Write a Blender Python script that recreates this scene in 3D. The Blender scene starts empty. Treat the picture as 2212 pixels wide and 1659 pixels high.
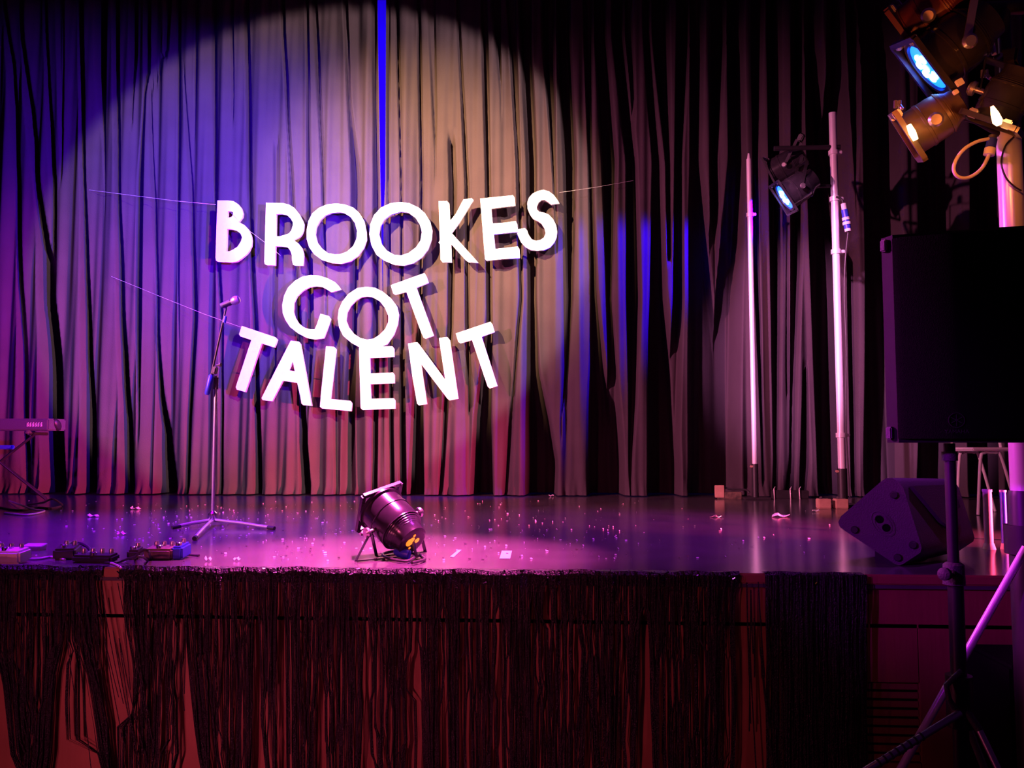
import bpy, bmesh, math, random
from mathutils import Vector, Matrix, Euler

R = math.radians
C = bpy.context.scene.collection
SC = bpy.context.scene
random.seed(7)

# ------------------------------------------------------------------ camera
F = 1853.0                      # focal length in pixels of the 2212 x 1659 frame
STAGE = 0.90                    # stage top above the hall floor
CAM = Vector((0, 0, 1.45))
cam_d = bpy.data.cameras.new('camera'); cam = bpy.data.objects.new('camera', cam_d); C.objects.link(cam)
cam_d.sensor_width = 36; cam_d.lens = F / 2212 * 36; cam_d.clip_start = .02
cam.location = CAM; cam.rotation_euler = (R(94.0), 0, R(3.7))
SC.camera = cam
CR = cam.rotation_euler.to_matrix()

def ray(px, py):
    return CR @ Vector(((px - 1106) / F, (829.5 - py) / F, -1))
def onZ(px, py, z=STAGE):
    d = ray(px, py); return CAM + d * ((z - CAM.z) / d.z)
def onY(px, py, y):
    d = ray(px, py); return CAM + d * (y / d.y)

# ------------------------------------------------------------------ world, exposure
w = bpy.data.worlds.new('dark_hall'); SC.world = w; w.use_nodes = True
bg = w.node_tree.nodes['Background']; bg.inputs[0].default_value = (.30, .04, .55, 1); bg.inputs[1].default_value = .025
SC.view_settings.view_transform = 'Standard'; SC.view_settings.look = 'None'
SC.view_settings.exposure = 0; SC.view_settings.gamma = 1; SC.view_settings.use_curve_mapping = False

YC = onZ(1106, 1072).y          # curtain line
YE = onZ(1106, 1233).y          # stage front edge

# ------------------------------------------------------------------ stage lighting (lamps of the hall, and added fills)
def spot(name, loc, target, power, color, angle, blend, radius=.08):
    d = bpy.data.lights.new(name, 'SPOT'); d.energy = power; d.color = color
    d.spot_size = R(angle); d.spot_blend = blend; d.shadow_soft_size = radius
    o = bpy.data.objects.new(name, d); C.objects.link(o); o.location = loc
    o.rotation_euler = (Vector(target) - Vector(loc)).to_track_quat('-Z', 'Y').to_euler()
    return o
def area(name, loc, target, power, color, sx, sy):
    d = bpy.data.lights.new(name, 'AREA'); d.energy = power; d.color = color; d.shape = 'RECTANGLE'; d.size = sx; d.size_y = sy
    o = bpy.data.objects.new(name, d); C.objects.link(o); o.location = loc
    o.rotation_euler = (Vector(target) - Vector(loc)).to_track_quat('-Z', 'Y').to_euler()
    return o
T = lambda x, y: onY(x, y, YC)
spot('profile_spot_right', (4.6, -2.0, 6.2), T(742, 512), 10300, (1, .66, .66), 22.6, .07)
spot('amber_spot_left', (-4.4, -1.5, 6.3), T(900, 470), 40000, (1, .56, .24), 22, 1)
spot('mauve_wash_left', (-6.4, 1.8, 4.0), T(1330, 820), 7000, (1, .24, .45), 46, 1)
spot('blue_wash_right', (1.55, 3.45, 2.95), T(410, 560), 15000, (.11, .008, 1), 38, 1)
spot('blue_front_fill', (-1.6, -.2, 2.6), T(560, 460), 21000, (.05, .0, 1), 26, 1)  # unseen frontal fill, added to turn creases and letter shadows blue
spot('violet_wash_left', (-6.3, 4.2, 2.6), T(330, 760), 560, (.50, .01, 1), 56, 1)
spot('blue_wash_pole', onY(1668, 440, YC - .42), onY(1340, 620, YC), 2700, (.03, .0, 1), 56, .7)
spot('rose_side_light', (4.3, YE + .25, STAGE + .13), T(500, 985), 17500, (1, .06, .19), 35, 1)
spot('magenta_floor_spot', (-.5, YE + 1.0, 6.4), onZ(830, 1200), 21000, (1, .08, .52), 25, 1)
spot('violet_floor_wash', (-3.0, YE + 1.2, 5.6), onZ(260, 1150), 4200, (.30, .0, 1), 52, 1)
spot('purple_floor_wash', (3.0, YE + 1.0, 6.0), onZ(1350, 1150), 2600, (.5, .03, .85), 44, 1)
spot('red_hall_uplight', (-2.3, 1.9, .15), (-1.6, YE, .1), 32, (1, .12, .30), 160, 1)
spot('red_hall_wash', (-3.0, -2.0, 2.2), (-1.0, YE, .5), 560, (1, .11, .30), 38, 1)
spot('pole_spot', (-2.5, 1.5, 5.2), onY(1710, 700, 8.4), 9000, (1, .30, .75), 17, .7)
spot('mast_fill', (-2.4, 3.95, 2.9), (1.95, 3.14, 1.60), 800, (1, .07, .85), 27, .3)  # added source with no fixture, tints the pale mast magenta
spot('violet_side_fill', (-3.0, .4, 2.6), (2.0, 4.0, 1.12), 760, (.52, .0, 1), 19, 1)  # unseen light added to turn the wedge monitor purple
area('gap_backlight', onY(826, 250, YC + .9) + Vector((-.9, .2, 0)), onY(826, 250, YC + 2.1), 110, (.01, .0, 1), .4, 3.0)

# ------------------------------------------------------------------ materials
def mat(name, col, rough=.5, metal=0, emit=None, strength=0, spec=.5, noise=None, bump=None, sheen=0):
    m = bpy.data.materials.new(name); m.use_nodes = True
    nt = m.node_tree; b = nt.nodes['Principled BSDF']
    b.inputs['Base Color'].default_value = (*col, 1); b.inputs['Roughness'].default_value = rough
    b.inputs['Metallic'].default_value = metal; b.inputs['Specular IOR Level'].default_value = spec
    if sheen: b.inputs['Sheen Weight'].default_value = sheen
    if emit:
        b.inputs['Emission Color'].default_value = (*emit, 1); b.inputs['Emission Strength'].default_value = strength
    tc = nt.nodes.new('ShaderNodeTexCoord')
    if noise:                       # (scale, second colour, amount)
        n = nt.nodes.new('ShaderNodeTexNoise'); n.inputs['Scale'].default_value = noise[0]; n.inputs['Detail'].default_value = 6
        r = nt.nodes.new('ShaderNodeValToRGB'); r.color_ramp.elements[0].position = .38; r.color_ramp.elements[1].position = .66
        r.color_ramp.elements[0].color = (*col, 1); r.color_ramp.elements[1].color = (*noise[1], 1)
        nt.links.new(tc.outputs['Object'], n.inputs['Vector']); nt.links.new(n.outputs['Fac'], r.inputs['Fac'])
        nt.links.new(r.outputs['Color'], b.inputs['Base Color'])
    if bump:                        # (scale, strength, stretch)
        n = nt.nodes.new('ShaderNodeTexNoise'); n.inputs['Scale'].default_value = bump[0]; n.inputs['Detail'].default_value = 4
        mp = nt.nodes.new('ShaderNodeMapping'); mp.inputs['Scale'].default_value = bump[2] if len(bump) > 2 else (1, 1, 1)
        bp = nt.nodes.new('ShaderNodeBump'); bp.inputs['Strength'].default_value = bump[1]; bp.inputs['Distance'].default_value = .02
        nt.links.new(tc.outputs['Object'], mp.inputs['Vector']); nt.links.new(mp.outputs['Vector'], n.inputs['Vector'])
        nt.links.new(n.outputs['Fac'], bp.inputs['Height']); nt.links.new(bp.outputs['Normal'], b.inputs['Normal'])
    return m

M = {}
M['curtain'] = mat('grey_stage_cloth', (.056, .043, .050), .95, spec=.1, noise=(3, (.050, .038, .045)), bump=(90, .15))
M['foam'] = mat('white_foam_board', (.92, .91, .89), .8, noise=(30, (.88, .87, .85)), bump=(60, .1))
M['stage'] = mat('dark_stage_vinyl', (.066, .060, .066), .17, spec=.5, noise=(5, (.082, .076, .082)))
M['panel'] = mat('painted_board', (.24, .10, .04), .6, noise=(4, (.20, .085, .034)), bump=(30, .1, (1, 1, .1)))
M['hall'] = mat('hall_floor_wood', (.06, .035, .02), .4, noise=(6, (.045, .025, .015)))
M['wall'] = mat('back_wall_paint', (.7, .7, .72), .8, noise=(2, (.66, .66, .68)))
M['foil'] = mat('black_foil', (.006, .005, .006), .34, .12, bump=(160, .6))
M['black'] = mat('black_paint', (.018, .017, .019), .42, noise=(20, (.024, .022, .025)))
M['blackgloss'] = mat('glossy_black_enamel', (.02, .018, .022), .22, noise=(14, (.028, .025, .03)))
M['rubber'] = mat('black_rubber', (.02, .02, .02), .75, noise=(20, (.026, .026, .026)))
M['plastic'] = mat('dark_grey_plastic', (.072, .068, .072), .55, bump=(180, .25))
M['grille'] = mat('black_grille_mesh', (.004, .004, .004), .9, spec=.1, bump=(300, .3))
M['alu'] = mat('bare_aluminium', (.85, .84, .85), .3, .25, bump=(40, .05, (1, 1, .05)))
M['darkbox'] = mat('matt_black_cabinet', (.008, .008, .009), .7, spec=.25, noise=(30, (.010, .010, .011)))
M['glint'] = mat('dark_mirror_foil', (.16, .15, .17), .12, 1, noise=(30, (.13, .12, .14)))
M['greymetal'] = mat('grey_stand_metal', (.62, .61, .63), .38, .85, noise=(20, (.58, .57, .59)))
M['chrome'] = mat('chrome', (.75, .75, .77), .2, 1, noise=(10, (.7, .7, .72)))
M['white'] = mat('white_plastic', (.78, .76, .74), .5, noise=(12, (.72, .70, .68)))
M['cable'] = mat('black_cable', (.03, .028, .03), .45, noise=(30, (.04, .036, .04)))
M['palecable'] = mat('pale_cable', (.62, .58, .55), .45, noise=(30, (.56, .52, .5)))
M['paper'] = mat('paper', (.8, .78, .76), .8, noise=(20, (.74, .72, .70)))
M['tape'] = mat('pale_tape', (.42, .40, .42), .6, noise=(20, (.38, .36, .38)))
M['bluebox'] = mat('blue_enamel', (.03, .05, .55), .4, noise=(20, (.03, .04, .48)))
M['brown'] = mat('brown_case', (.16, .11, .07), .6, noise=(25, (.05, .04, .03)))
M['wood'] = mat('pale_wood_block', (.55, .33, .22), .7, noise=(12, (.45, .26, .17), ), bump=(20, .2, (1, .1, 1)))
M['line'] = mat('nylon_line', (.4, .4, .4), .15, spec=.8, noise=(20, (.75, .75, .75)))
M['bluelens'] = mat('blue_lamp_lens', (.1, .2, .6), .2, emit=(.0, .07, 1), strength=7)
M['bluecore'] = mat('blue_lamp_core', (.5, .7, 1), .2, emit=(.35, .7, 1), strength=9)
M['orangelens'] = mat('amber_lamp_gel', (.5, .15, .02), .3, emit=(1, .13, .015), strength=.55)
M['orangecore'] = mat('amber_lamp_filament', (1, .6, .2), .3, emit=(1, .42, .12), strength=26)
M['ember'] = mat('ember_glow', (.6, .2, .03), .4, emit=(1, .2, .015), strength=1.7)
M['steel'] = mat('pale_steel', (.6, .58, .55), .3, .9, noise=(15, (.55, .53, .5)))
M['redcan'] = mat('dark_red_enamel', (.16, .035, .03), .4, noise=(15, (.12, .03, .025)))
M['greycan'] = mat('dark_bronze_enamel', (.10, .075, .06), .4, noise=(15, (.075, .055, .045)))

# ------------------------------------------------------------------ mesh building
class MB:
    def __init__(s): s.v = []; s.f = []
    def add(s, vs, fs):
        k = len(s.v); s.v += [Vector(v) for v in vs]; s.f += [tuple(i + k for i in f) for f in fs]; return s
    def box(s, c, size, rot=None, bevel=.0):
        bm = bmesh.new(); bmesh.ops.create_cube(bm, size=1)
        for v in bm.verts: v.co = Vector((v.co.x * size[0], v.co.y * size[1], v.co.z * size[2]))
        if bevel: bmesh.ops.bevel(bm, geom=bm.edges[:], offset=bevel, segments=2, affect='EDGES')
        m = (rot.to_matrix() if isinstance(rot, Euler) else rot) if rot is not None else Matrix.Identity(3)
        bm.verts.index_update()
        s.add([m @ v.co + Vector(c) for v in bm.verts], [tuple(v.index for v in f.verts) for f in bm.faces]); bm.free(); return s
    def tube(s, pts, r, n=10, caps=True):
        pts = [Vector(p) for p in pts]; rs = r if isinstance(r, (list, tuple)) else [r] * len(pts)
        k = len(s.v); up = None
        for i, p in enumerate(pts):
            t = (pts[min(i + 1, len(pts) - 1)] - pts[max(i - 1, 0)]).normalized()
            if up is None:
                up = t.orthogonal().normalized()
            else:
                up = (up - t * up.dot(t)); up = up.normalized() if up.length > 1e-6 else t.orthogonal().normalized()
            b = t.cross(up)
            for j in range(n):
                a = 2 * math.pi * j / n; s.v.append(p + (up * math.cos(a) + b * math.sin(a)) * rs[i])
        for i in range(len(pts) - 1):
            for j in range(n):
                a, b = k + i * n + j, k + i * n + (j + 1) % n
                s.f.append((a, b, b + n, a + n))
        if caps:
            s.f.append(tuple(k + j for j in reversed(range(n)))); s.f.append(tuple(k + (len(pts) - 1) * n + j for j in range(n)))
        return s
    def lathe(s, prof, m, n=24, closed=False):           # prof: (r, z) along the axis; m: 4x4
        k = len(s.v)
        for r_, z in prof:
            for j in range(n):
                a = 2 * math.pi * j / n; s.v.append(m @ Vector((r_ * math.cos(a), r_ * math.sin(a), z)))
        L = len(prof)
        for i in range(L if closed else L - 1):
            for j in range(n):
                a, b = k + i * n + j, k + i * n + (j + 1) % n
                c, d = k + ((i + 1) % L) * n + (j + 1) % n, k + ((i + 1) % L) * n + j
                s.f.append((a, b, c, d))
        if not closed:
            s.f.append(tuple(k + j for j in reversed(range(n)))); s.f.append(tuple(k + (L - 1) * n + j for j in range(n)))
        return s
    def prism(s, poly, d):                                # poly: 3-D outline; d: extrusion vector
        n = len(poly); d = Vector(d); k = len(s.v)
        s.v += [Vector(p) for p in poly] + [Vector(p) + d for p in poly]
        s.f.append(tuple(k + i for i in range(n))); s.f.append(tuple(k + n + i for i in reversed(range(n))))
        for i in range(n):
            j = (i + 1) % n; s.f.append((k + i, k + n + i, k + n + j, k + j))
        return s
    def build(s, name, m, parent=None, base=None, smooth=True, kind=None, label=None):
        if parent is not None:
            o_ = parent
            off = Vector(o_['base'])
        else:
            off = Vector(base) if base is not None else Vector((0, 0, 0))
        me = bpy.data.meshes.new(name); me.from_pydata([v - off for v in s.v], [], s.f); me.validate()
        bm = bmesh.new(); bm.from_mesh(me); bmesh.ops.recalc_face_normals(bm, faces=bm.faces[:]); bm.to_mesh(me); bm.free()
        if smooth: me.shade_smooth(); me.set_sharp_from_angle(angle=R(38))
        me.materials.append(m)
        o = bpy.data.objects.new(name, me); C.objects.link(o)
        if parent is not None: o.parent = parent
        else: o.location = off
        o['base'] = list(off)
        if kind: o['kind'] = kind
        if label: o['label'] = label
        return o

def tag(o, label, cat, group=None, kind=None):
    o['label'] = label; o['category'] = cat
    if group: o['group'] = group
    if kind: o['kind'] = kind
    return o
def thing(name, loc, label, cat, group=None, kind=None):
    o = bpy.data.objects.new(name, None); C.objects.link(o); o.location = loc; o['base'] = list(loc); o.empty_display_size = .05
    return tag(o, label, cat, group, kind)
def frame(z, x=None, o=(0, 0, 0)):                       # 4x4 with +Z along z
    z = Vector(z).normalized(); x = Vector(x) if x is not None else z.orthogonal()
    x = (x - z * x.dot(z)).normalized(); y = z.cross(x)
    m = Matrix((x, y, z)).transposed().to_4x4(); m.translation = Vector(o); return m
def smooth_path(pts, n=6):
    pts = [Vector(p) for p in pts]; out = []
    P = [pts[0]] + pts + [pts[-1]]
    for i in range(1, len(P) - 2):
        for k in range(n):
            t = k / n; a, b, c, d = P[i - 1:i + 3]
            out.append(.5 * ((2 * b) + (c - a) * t + (2 * a - 5 * b + 4 * c - d) * t * t + (3 * b - a - 3 * c + d) * t ** 3))
    return out + [pts[-1]]

# ================================================================== SETTING
X0, X1 = -7.6, 7.2
b = MB(); b.box((.2, 1.2, -.03), (14, 5.6, .06)); o = b.build('floor', M['hall'], base=(.2, 1.2, 0)); o['kind'] = 'structure'
b = MB(); b.box((.2, (YE + YC + 2.2) / 2, STAGE - .03), (X1 - X0, YC + 2.2 - YE, .06))
o = b.build('floor_stage', M['stage'], base=(.2, YE + 2, STAGE)); o['kind'] = 'structure'
b = MB(); b.box((.2, YC + 2.1, 4.9), (X1 - X0, .1, 8.0)); o = b.build('wall_back', M['wall'], base=(.2, YC + 2.1, STAGE)); o['kind'] = 'structure'

# stage front: boards with a shadow gap between them and a slatted vent at the right
ws = thing('wall_stage', (0, YE, 0), 'maroon boarded stage front behind the foil fringes', 'wall', kind='structure')
def zf(y): return onY(1106, y, YE).z
g0, g1 = zf(1338), zf(1348)
v0 = onY(1992, 1560, YE).x; v1 = onY(1700, 1560, YE).x
vt, vb = zf(1462), zf(1632)
b = MB(); b.box((.2, YE + .12, .42), (X1 - X0, .02, .84)); b.build('backing', M['black'], ws)
xs = [X0, -3.55, -1.31, .0, 1.27, 2.9, X1]
for i in range(len(xs) - 1):
    b = MB(); b.box(((xs[i] + xs[i + 1]) / 2, YE + .03, (g1 + STAGE - .045) / 2), (xs[i + 1] - xs[i] - .003, .03, STAGE - .045 - g1), bevel=.002)
    b.build('panel', M['panel'], ws)
for a, c in ((X0, -3.5), (-3.5, -1.1), (-1.1, v1), (v0, X1)):
    b = MB(); b.box(((a + c) / 2, YE + .03, g0 / 2), (c - a - .003, .03, g0), bevel=.002); b.build('panel', M['panel'], ws)
b = MB(); b.box(((v1 + v0) / 2, YE + .03, (g0 + vt) / 2), (v0 - v1 - .002, .03, g0 - vt), bevel=.002); b.build('panel', M['panel'], ws)
b = MB(); b.box(((v1 + v0) / 2, YE + .03, vb / 2), (v0 - v1 - .002, .03, vb), bevel=.002); b.build('panel', M['panel'], ws)
pitch = (vt - vb) / 9
for i in range(9):
    zc = vb + pitch * (i + .45)
    b = MB(); b.box(((v1 + v0) / 2, YE + .035, zc), (v0 - v1, .012, pitch * .70), Euler((R(-8), 0, 0)), bevel=.002); b.build('slat', M['panel'], ws)
b = MB(); b.box((.2, YE + .028, STAGE - .022), (X1 - X0, .075, .0436), bevel=.006)
o = b.build('trim_1', M['panel'], base=(.2, YE, STAGE - .04)); o['kind'] = 'structure'

# ================================================================== STAGE CURTAINS
# dark folds: (x, width) in photo pixels on the curtain at a few heights, carried to metres on the curtain line
def K(*a): return a
DEEP, MID, SHAL = .50, .15, .06
folds_left = [
  (MID, [(0, 8, 10), (140, 24, 11), (400, 37, 13), (690, 45, 14), (1072, 56, 12)]),
  (DEEP, [(0, 44, 10), (140, 54, 12), (400, 80, 14), (690, 104, 33), (1072, 115, 42)]),
  (MID, [(0, 96, 8), (190, 103, 9), (400, 115, 13), (690, 113, 12), (850, 113, 4)]),
  (SHAL, [(0, 130, 18), (200, 132, 10), (330, 134, 4)]),
  (DEEP, [(0, 172, 14), (70, 174, 15), (400, 181, 10), (690, 184, 16), (1072, 193, 26)]),
  (DEEP, [(0, 217, 22), (150, 216, 19), (300, 222, 6), (420, 226, 1)]),
  (DEEP, [(0, 249, 13), (70, 250, 13), (390, 254, 10), (690, 260, 15), (1072, 276, 24)]),
  (MID, [(0, 288, 14), (120, 287, 12), (210, 284, 4)]),
  (MID, [(0, 318, 12), (150, 319, 11), (200, 314, 6), (390, 303, 15), (690, 299, 15), (900, 300, 4)]),
  (DEEP, [(0, 362, 13), (110, 360, 9), (190, 325, 3), (390, 329, 5), (690, 341, 7), (850, 345, 14), (1072, 358, 40)]),
  (DEEP, [(0, 384, 9), (390, 385, 8), (600, 386, 5), (760, 388, 1)]),
  (MID, [(160, 398, 3), (390, 411, 5), (690, 421, 12), (900, 408, 10), (1072, 405, 10)]),
  (SHAL, [(0, 426, 9), (130, 423, 7), (240, 420, 2)]),
  (DEEP, [(0, 459, 8), (390, 463, 9), (690, 480, 8), (1072, 478, 8)]),
  (MID, [(0, 500, 6), (200, 503, 3)]),
  (DEEP, [(0, 531, 9), (390, 538, 11), (690, 550, 12), (1072, 556, 15)]),
  (SHAL, [(300, 594, 10), (400, 596, 13), (800, 590, 8)]),
  (DEEP, [(0, 610, 8), (70, 612, 8), (390, 630, 8), (620, 640, 9), (1072, 659, 20)]),
  (DEEP, [(0, 664, 7), (390, 667, 9), (720, 668, 14), (900, 664, 4)]),
  (DEEP, [(0, 679, 7), (70, 682, 8), (390, 697, 7), (500, 700, 6), (650, 706, 3)]),
  (SHAL, [(700, 725, 14), (1072, 728, 10)]),
  (MID, [(0, 746, 9), (230, 755, 6), (390, 768, 15), (700, 762, 10), (900, 752, 18), (1072, 750, 24)]),
  (DEEP, [(0, 808, 7), (390, 812, 9), (600, 812, 10), (1072, 807, 11)]),
]
folds_right = [
  (MID, [(0, 838, 4), (390, 837, 6), (1072, 845, 9)]),
  (DEEP, [(0, 855, 7), (70, 857, 7), (390, 866, 7), (690, 868, 8), (1072, 868, 14)]),
  (DEEP, [(0, 903, 7), (70, 904, 7), (390, 909, 8), (690, 905, 8), (1072, 896, 28)]),
  (SHAL, [(0, 930, 14), (240, 938, 8), (330, 940, 2)]),
  (MID, [(300, 974, 12), (400, 977, 13), (700, 972, 10), (1072, 950, 8)]),
  (DEEP, [(0, 988, 5), (70, 991, 6), (390, 1008, 8), (690, 1009, 8), (850, 1012, 4)]),
  (DEEP, [(0, 1045, 11), (70, 1046, 12), (390, 1054, 10), (690, 1057, 10), (900, 1042, 28), (1072, 1040, 38)]),
  (MID, [(0, 1070, 16), (110, 1076, 8), (200, 1082, 2)]),
  (MID, [(0, 1104, 18), (70, 1107, 15), (340, 1119, 9), (640, 1126, 6), (1072, 1090, 6)]),
  (DEEP, [(0, 1133, 22), (70, 1135, 20), (340, 1148, 18), (640, 1150, 14), (800, 1152, 20), (1000, 1170, 58), (1072, 1168, 56)]),
  (DEEP, [(0, 1184, 24), (70, 1184, 22), (340, 1196, 9), (500, 1202, 3)]),
  (DEEP, [(0, 1216, 24), (70, 1217, 23), (340, 1231, 22), (640, 1232, 10), (800, 1224, 6), (900, 1212, 2)]),
  (DEEP, [(0, 1270, 16), (70, 1271, 15), (340, 1275, 8), (640, 1284, 12), (800, 1292, 26), (1000, 1309, 66), (1072, 1309, 64)]),
  (DEEP, [(0, 1296, 20), (70, 1297, 20), (340, 1317, 26), (640, 1317, 9), (800, 1324, 16), (1000, 1318, 50), (1072, 1318, 50)]),
  (DEEP, [(0, 1334, 20), (70, 1334, 19), (340, 1365, 18), (640, 1369, 24), (850, 1368, 14), (1000, 1363, 7), (1072, 1364, 3)]),
  (MID, [(0, 1358, 12), (70, 1359, 12), (200, 1368, 8)]),
  (DEEP, [(0, 1396, 12), (70, 1397, 12), (340, 1419, 14), (640, 1422, 26), (800, 1430, 46), (1000, 1436, 57), (1072, 1436, 58)]),
  (DEEP, [(0, 1428, 28), (70, 1429, 28), (340, 1444, 10), (500, 1446, 8)]),
  (DEEP, [(0, 1477, 22), (70, 1477, 22), (340, 1467, 14), (640, 1466, 18), (1000, 1452, 24), (1072, 1452, 24)]),
  (DEEP, [(0, 1507, 23), (70, 1507, 22), (340, 1504, 18), (640, 1523, 52), (800, 1532, 72), (1000, 1544, 92), (1072, 1543, 92)]),
  (DEEP, [(0, 1553, 25), (70, 1554, 25), (340, 1543, 14), (640, 1548, 20), (1000, 1550, 80)]),
  (DEEP, [(0, 1590, 27), (70, 1589, 26), (340, 1594, 27), (640, 1577, 40), (1000, 1572, 40), (1072, 1572, 40)]),
  (DEEP, [(0, 1638, 20), (70, 1637, 19), (340, 1634, 10), (560, 1636, 12), (1000, 1650, 5)]),
  (DEEP, [(0, 1673, 23), (70, 1673, 23), (560, 1680, 22), (1000, 1679, 10), (1072, 1677, 10)]),
  (MID, [(480, 1703, 2), (640, 1703, 3), (800, 1703, 4)]),
  (DEEP, [(0, 1725, 23), (70, 1725, 23), (560, 1723, 20), (850, 1716, 10), (1000, 1714, 9), (1072, 1706, 12)]),
  (DEEP, [(800, 1741, 10), (1000, 1742, 18), (1072, 1738, 14)]),
  (DEEP, [(0, 1757, 24), (70, 1757, 24), (560, 1790, 58), (1000, 1802, 48), (1072, 1804, 48)]),
  (DEEP, [(0, 1806, 26), (300, 1812, 40), (560, 1828, 5)]),
  (MID, [(560, 1844, 15), (1000, 1849, 13), (1072, 1850, 12)]),
  (DEEP, [(0, 1846, 26), (300, 1850, 10), (400, 1850, 2)]),
  (DEEP, [(0, 1900, 66), (560, 1912, 66), (1000, 1920, 80), (1072, 1922, 80)]),
  (DEEP, [(0, 2030, 70), (560, 2036, 74), (1072, 2034, 80)]),
  (DEEP, [(0, 2140, 70), (560, 2146, 74), (1072, 2144, 80)]),
  (DEEP, [(0, 2250, 60), (1072, 2250, 60)]), (DEEP, [(0, 2340, 60), (1072, 2340, 60)]), (DEEP, [(0, 2430, 60), (1072, 2430, 60)]),
]
for k in range(1, 12): folds_left.append((DEEP, [(0, -44 * k - 10, 18), (1072, -46 * k + 6, 22)]))

PXM = (T(1206, 600) - T(1006, 600)).x / 200          # metres per pixel on the curtain line
def fold_world(folds):
    out = []
    for d, pts in folds:
        out.append((d, [(T(x, y).z, T(x, y).x, w_ * PXM) for y, x, w_ in reversed(pts)]))
    return out
def lerp_pts(pts, z):
    if z <= pts[0][0]: 
        return pts[0][1], (pts[0][2] if z > pts[0][0] - .25 or pts[0][0] < STAGE + .3 else 0)
    if z >= pts[-1][0]: return pts[-1][1], (pts[-1][2] if pts[-1][0] > 5.6 else 0)
    for i in range(len(pts) - 1):
        if z <= pts[i + 1][0]:
            t = (z - pts[i][0]) / (pts[i + 1][0] - pts[i][0]); t = t * t * (3 - 2 * t) if False else t
            return pts[i][1] + (pts[i + 1][1] - pts[i][1]) * t, pts[i][2] + (pts[i + 1][2] - pts[i][2]) * t
def sstep(a, b_, x):
    t = max(0, min(1, (x - a) / (b_ - a))); return t * t * (3 - 2 * t)
rr = random.Random(3)
waves = [(rr.uniform(.085, .17), rr.uniform(0, 6.28), rr.uniform(-.08, .08)) for _ in range(4)] + [(rr.uniform(.19, .45), rr.uniform(0, 6.28), rr.uniform(-.1, .1)) for _ in range(4)]
def ripple(x, z):
    s = 0
    for i, (wl, ph, sl) in enumerate(waves):
        s += math.sin((x + sl * (z - 3) * .35) * 6.283 / wl + ph + .6 * math.sin(z * 1.1 + i)) * (.0035 if i < 4 else .0135)
    return s
def curtain(name, folds, edge_l, edge_r, label, tuck=0.0):
    fw = fold_world(folds); ztop = 6.75; nrow = 64
    zs = [STAGE + .012 + (ztop - STAGE - .012) * (i / nrow) for i in range(nrow + 1)]
    xa = min(p[0] for p in edge_l); xb = max(p[0] for p in edge_r)
    ncol = int((xb - xa) / .0075)
    vs = []; fs = []
    def edge(e, z):
        e = sorted((q[1], q[0]) for q in e)
        if z <= e[0][0]: return e[0][1]
        for i in range(len(e) - 1):
            if z <= e[i + 1][0]: return e[i][1] + (e[i + 1][1] - e[i][1]) * (z - e[i][0]) / (e[i + 1][0] - e[i][0])
        return e[-1][1]
    for z in zs:
        st = [(d, *lerp_pts(p, z)) for d, p in fw]
        st = [q for q in st if q[2] > .0015]
        el, er = edge(edge_l, z), edge(edge_r, z)
        cols = [el + (er - el) * i / ncol for i in range(ncol + 1)]
        dep = [0.0] * (ncol + 1); step = (er - el) / ncol
        for d, c, w_ in st:
            hw = w_ / 2; soft = max(.010, min(.045, hw * .5)); d = min(d, 2.5 * w_)
            i0 = max(0, int((c - hw - soft - el) / step)); i1 = min(ncol, int((c + hw + soft - el) / step) + 1)
            for i in range(i0, i1 + 1):
                a = abs(cols[i] - c); q = d * (1 - sstep(hw - soft * .6, hw + soft, a))
                if q > dep[i]: dep[i] = q
        for i, x in enumerate(cols):
            h = max(0, 1 - (z - STAGE) / .10)                       # hem: slight kick and crumple at the floor
            y = YC + dep[i] - ripple(x, z) - h * (.03 + .018 * math.sin(x * 41) + .012 * math.sin(x * 97 + 1)) + tuck
            vs.append((x, y, z + (.010 * math.sin(x * 23) if z < STAGE + .05 else 0) * 0))
    n = ncol + 1
    for r_ in range(nrow):
        for i in range(ncol): fs.append((r_ * n + i, r_ * n + i + 1, (r_ + 1) * n + i + 1, (r_ + 1) * n + i))
    me = bpy.data.meshes.new(name); base = Vector(((xa + xb) / 2, YC, STAGE))
    me.from_pydata([Vector(v) - base for v in vs], [], fs); me.shade_smooth(); me.materials.append(M['curtain'])
    o = bpy.data.objects.new(name, me); C.objects.link(o); o.location = base
    return tag(o, label, 'curtain', 'stage curtains')
def E(*pts): return [(T(x, y).x, T(x, y).z) for x, y in pts]
curtain('stage_curtain', folds_left, [(X0 + .1, 0), (X0 + .1, 9)], E((827.5, 1072), (825.5, 640), (823.5, 480), (821, 390), (815, 0)),
        'grey pleated stage curtain to the left of the blue gap, behind the microphone stand')
curtain('stage_curtain', folds_right, E((826, 1072), (825, 640), (826.5, 480), (831, 390), (833.5, 0)), [(X1 - .1, 0), (X1 - .1, 9)],
        'grey pleated stage curtain to the right of the blue gap, behind two bare poles', .02)

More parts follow.
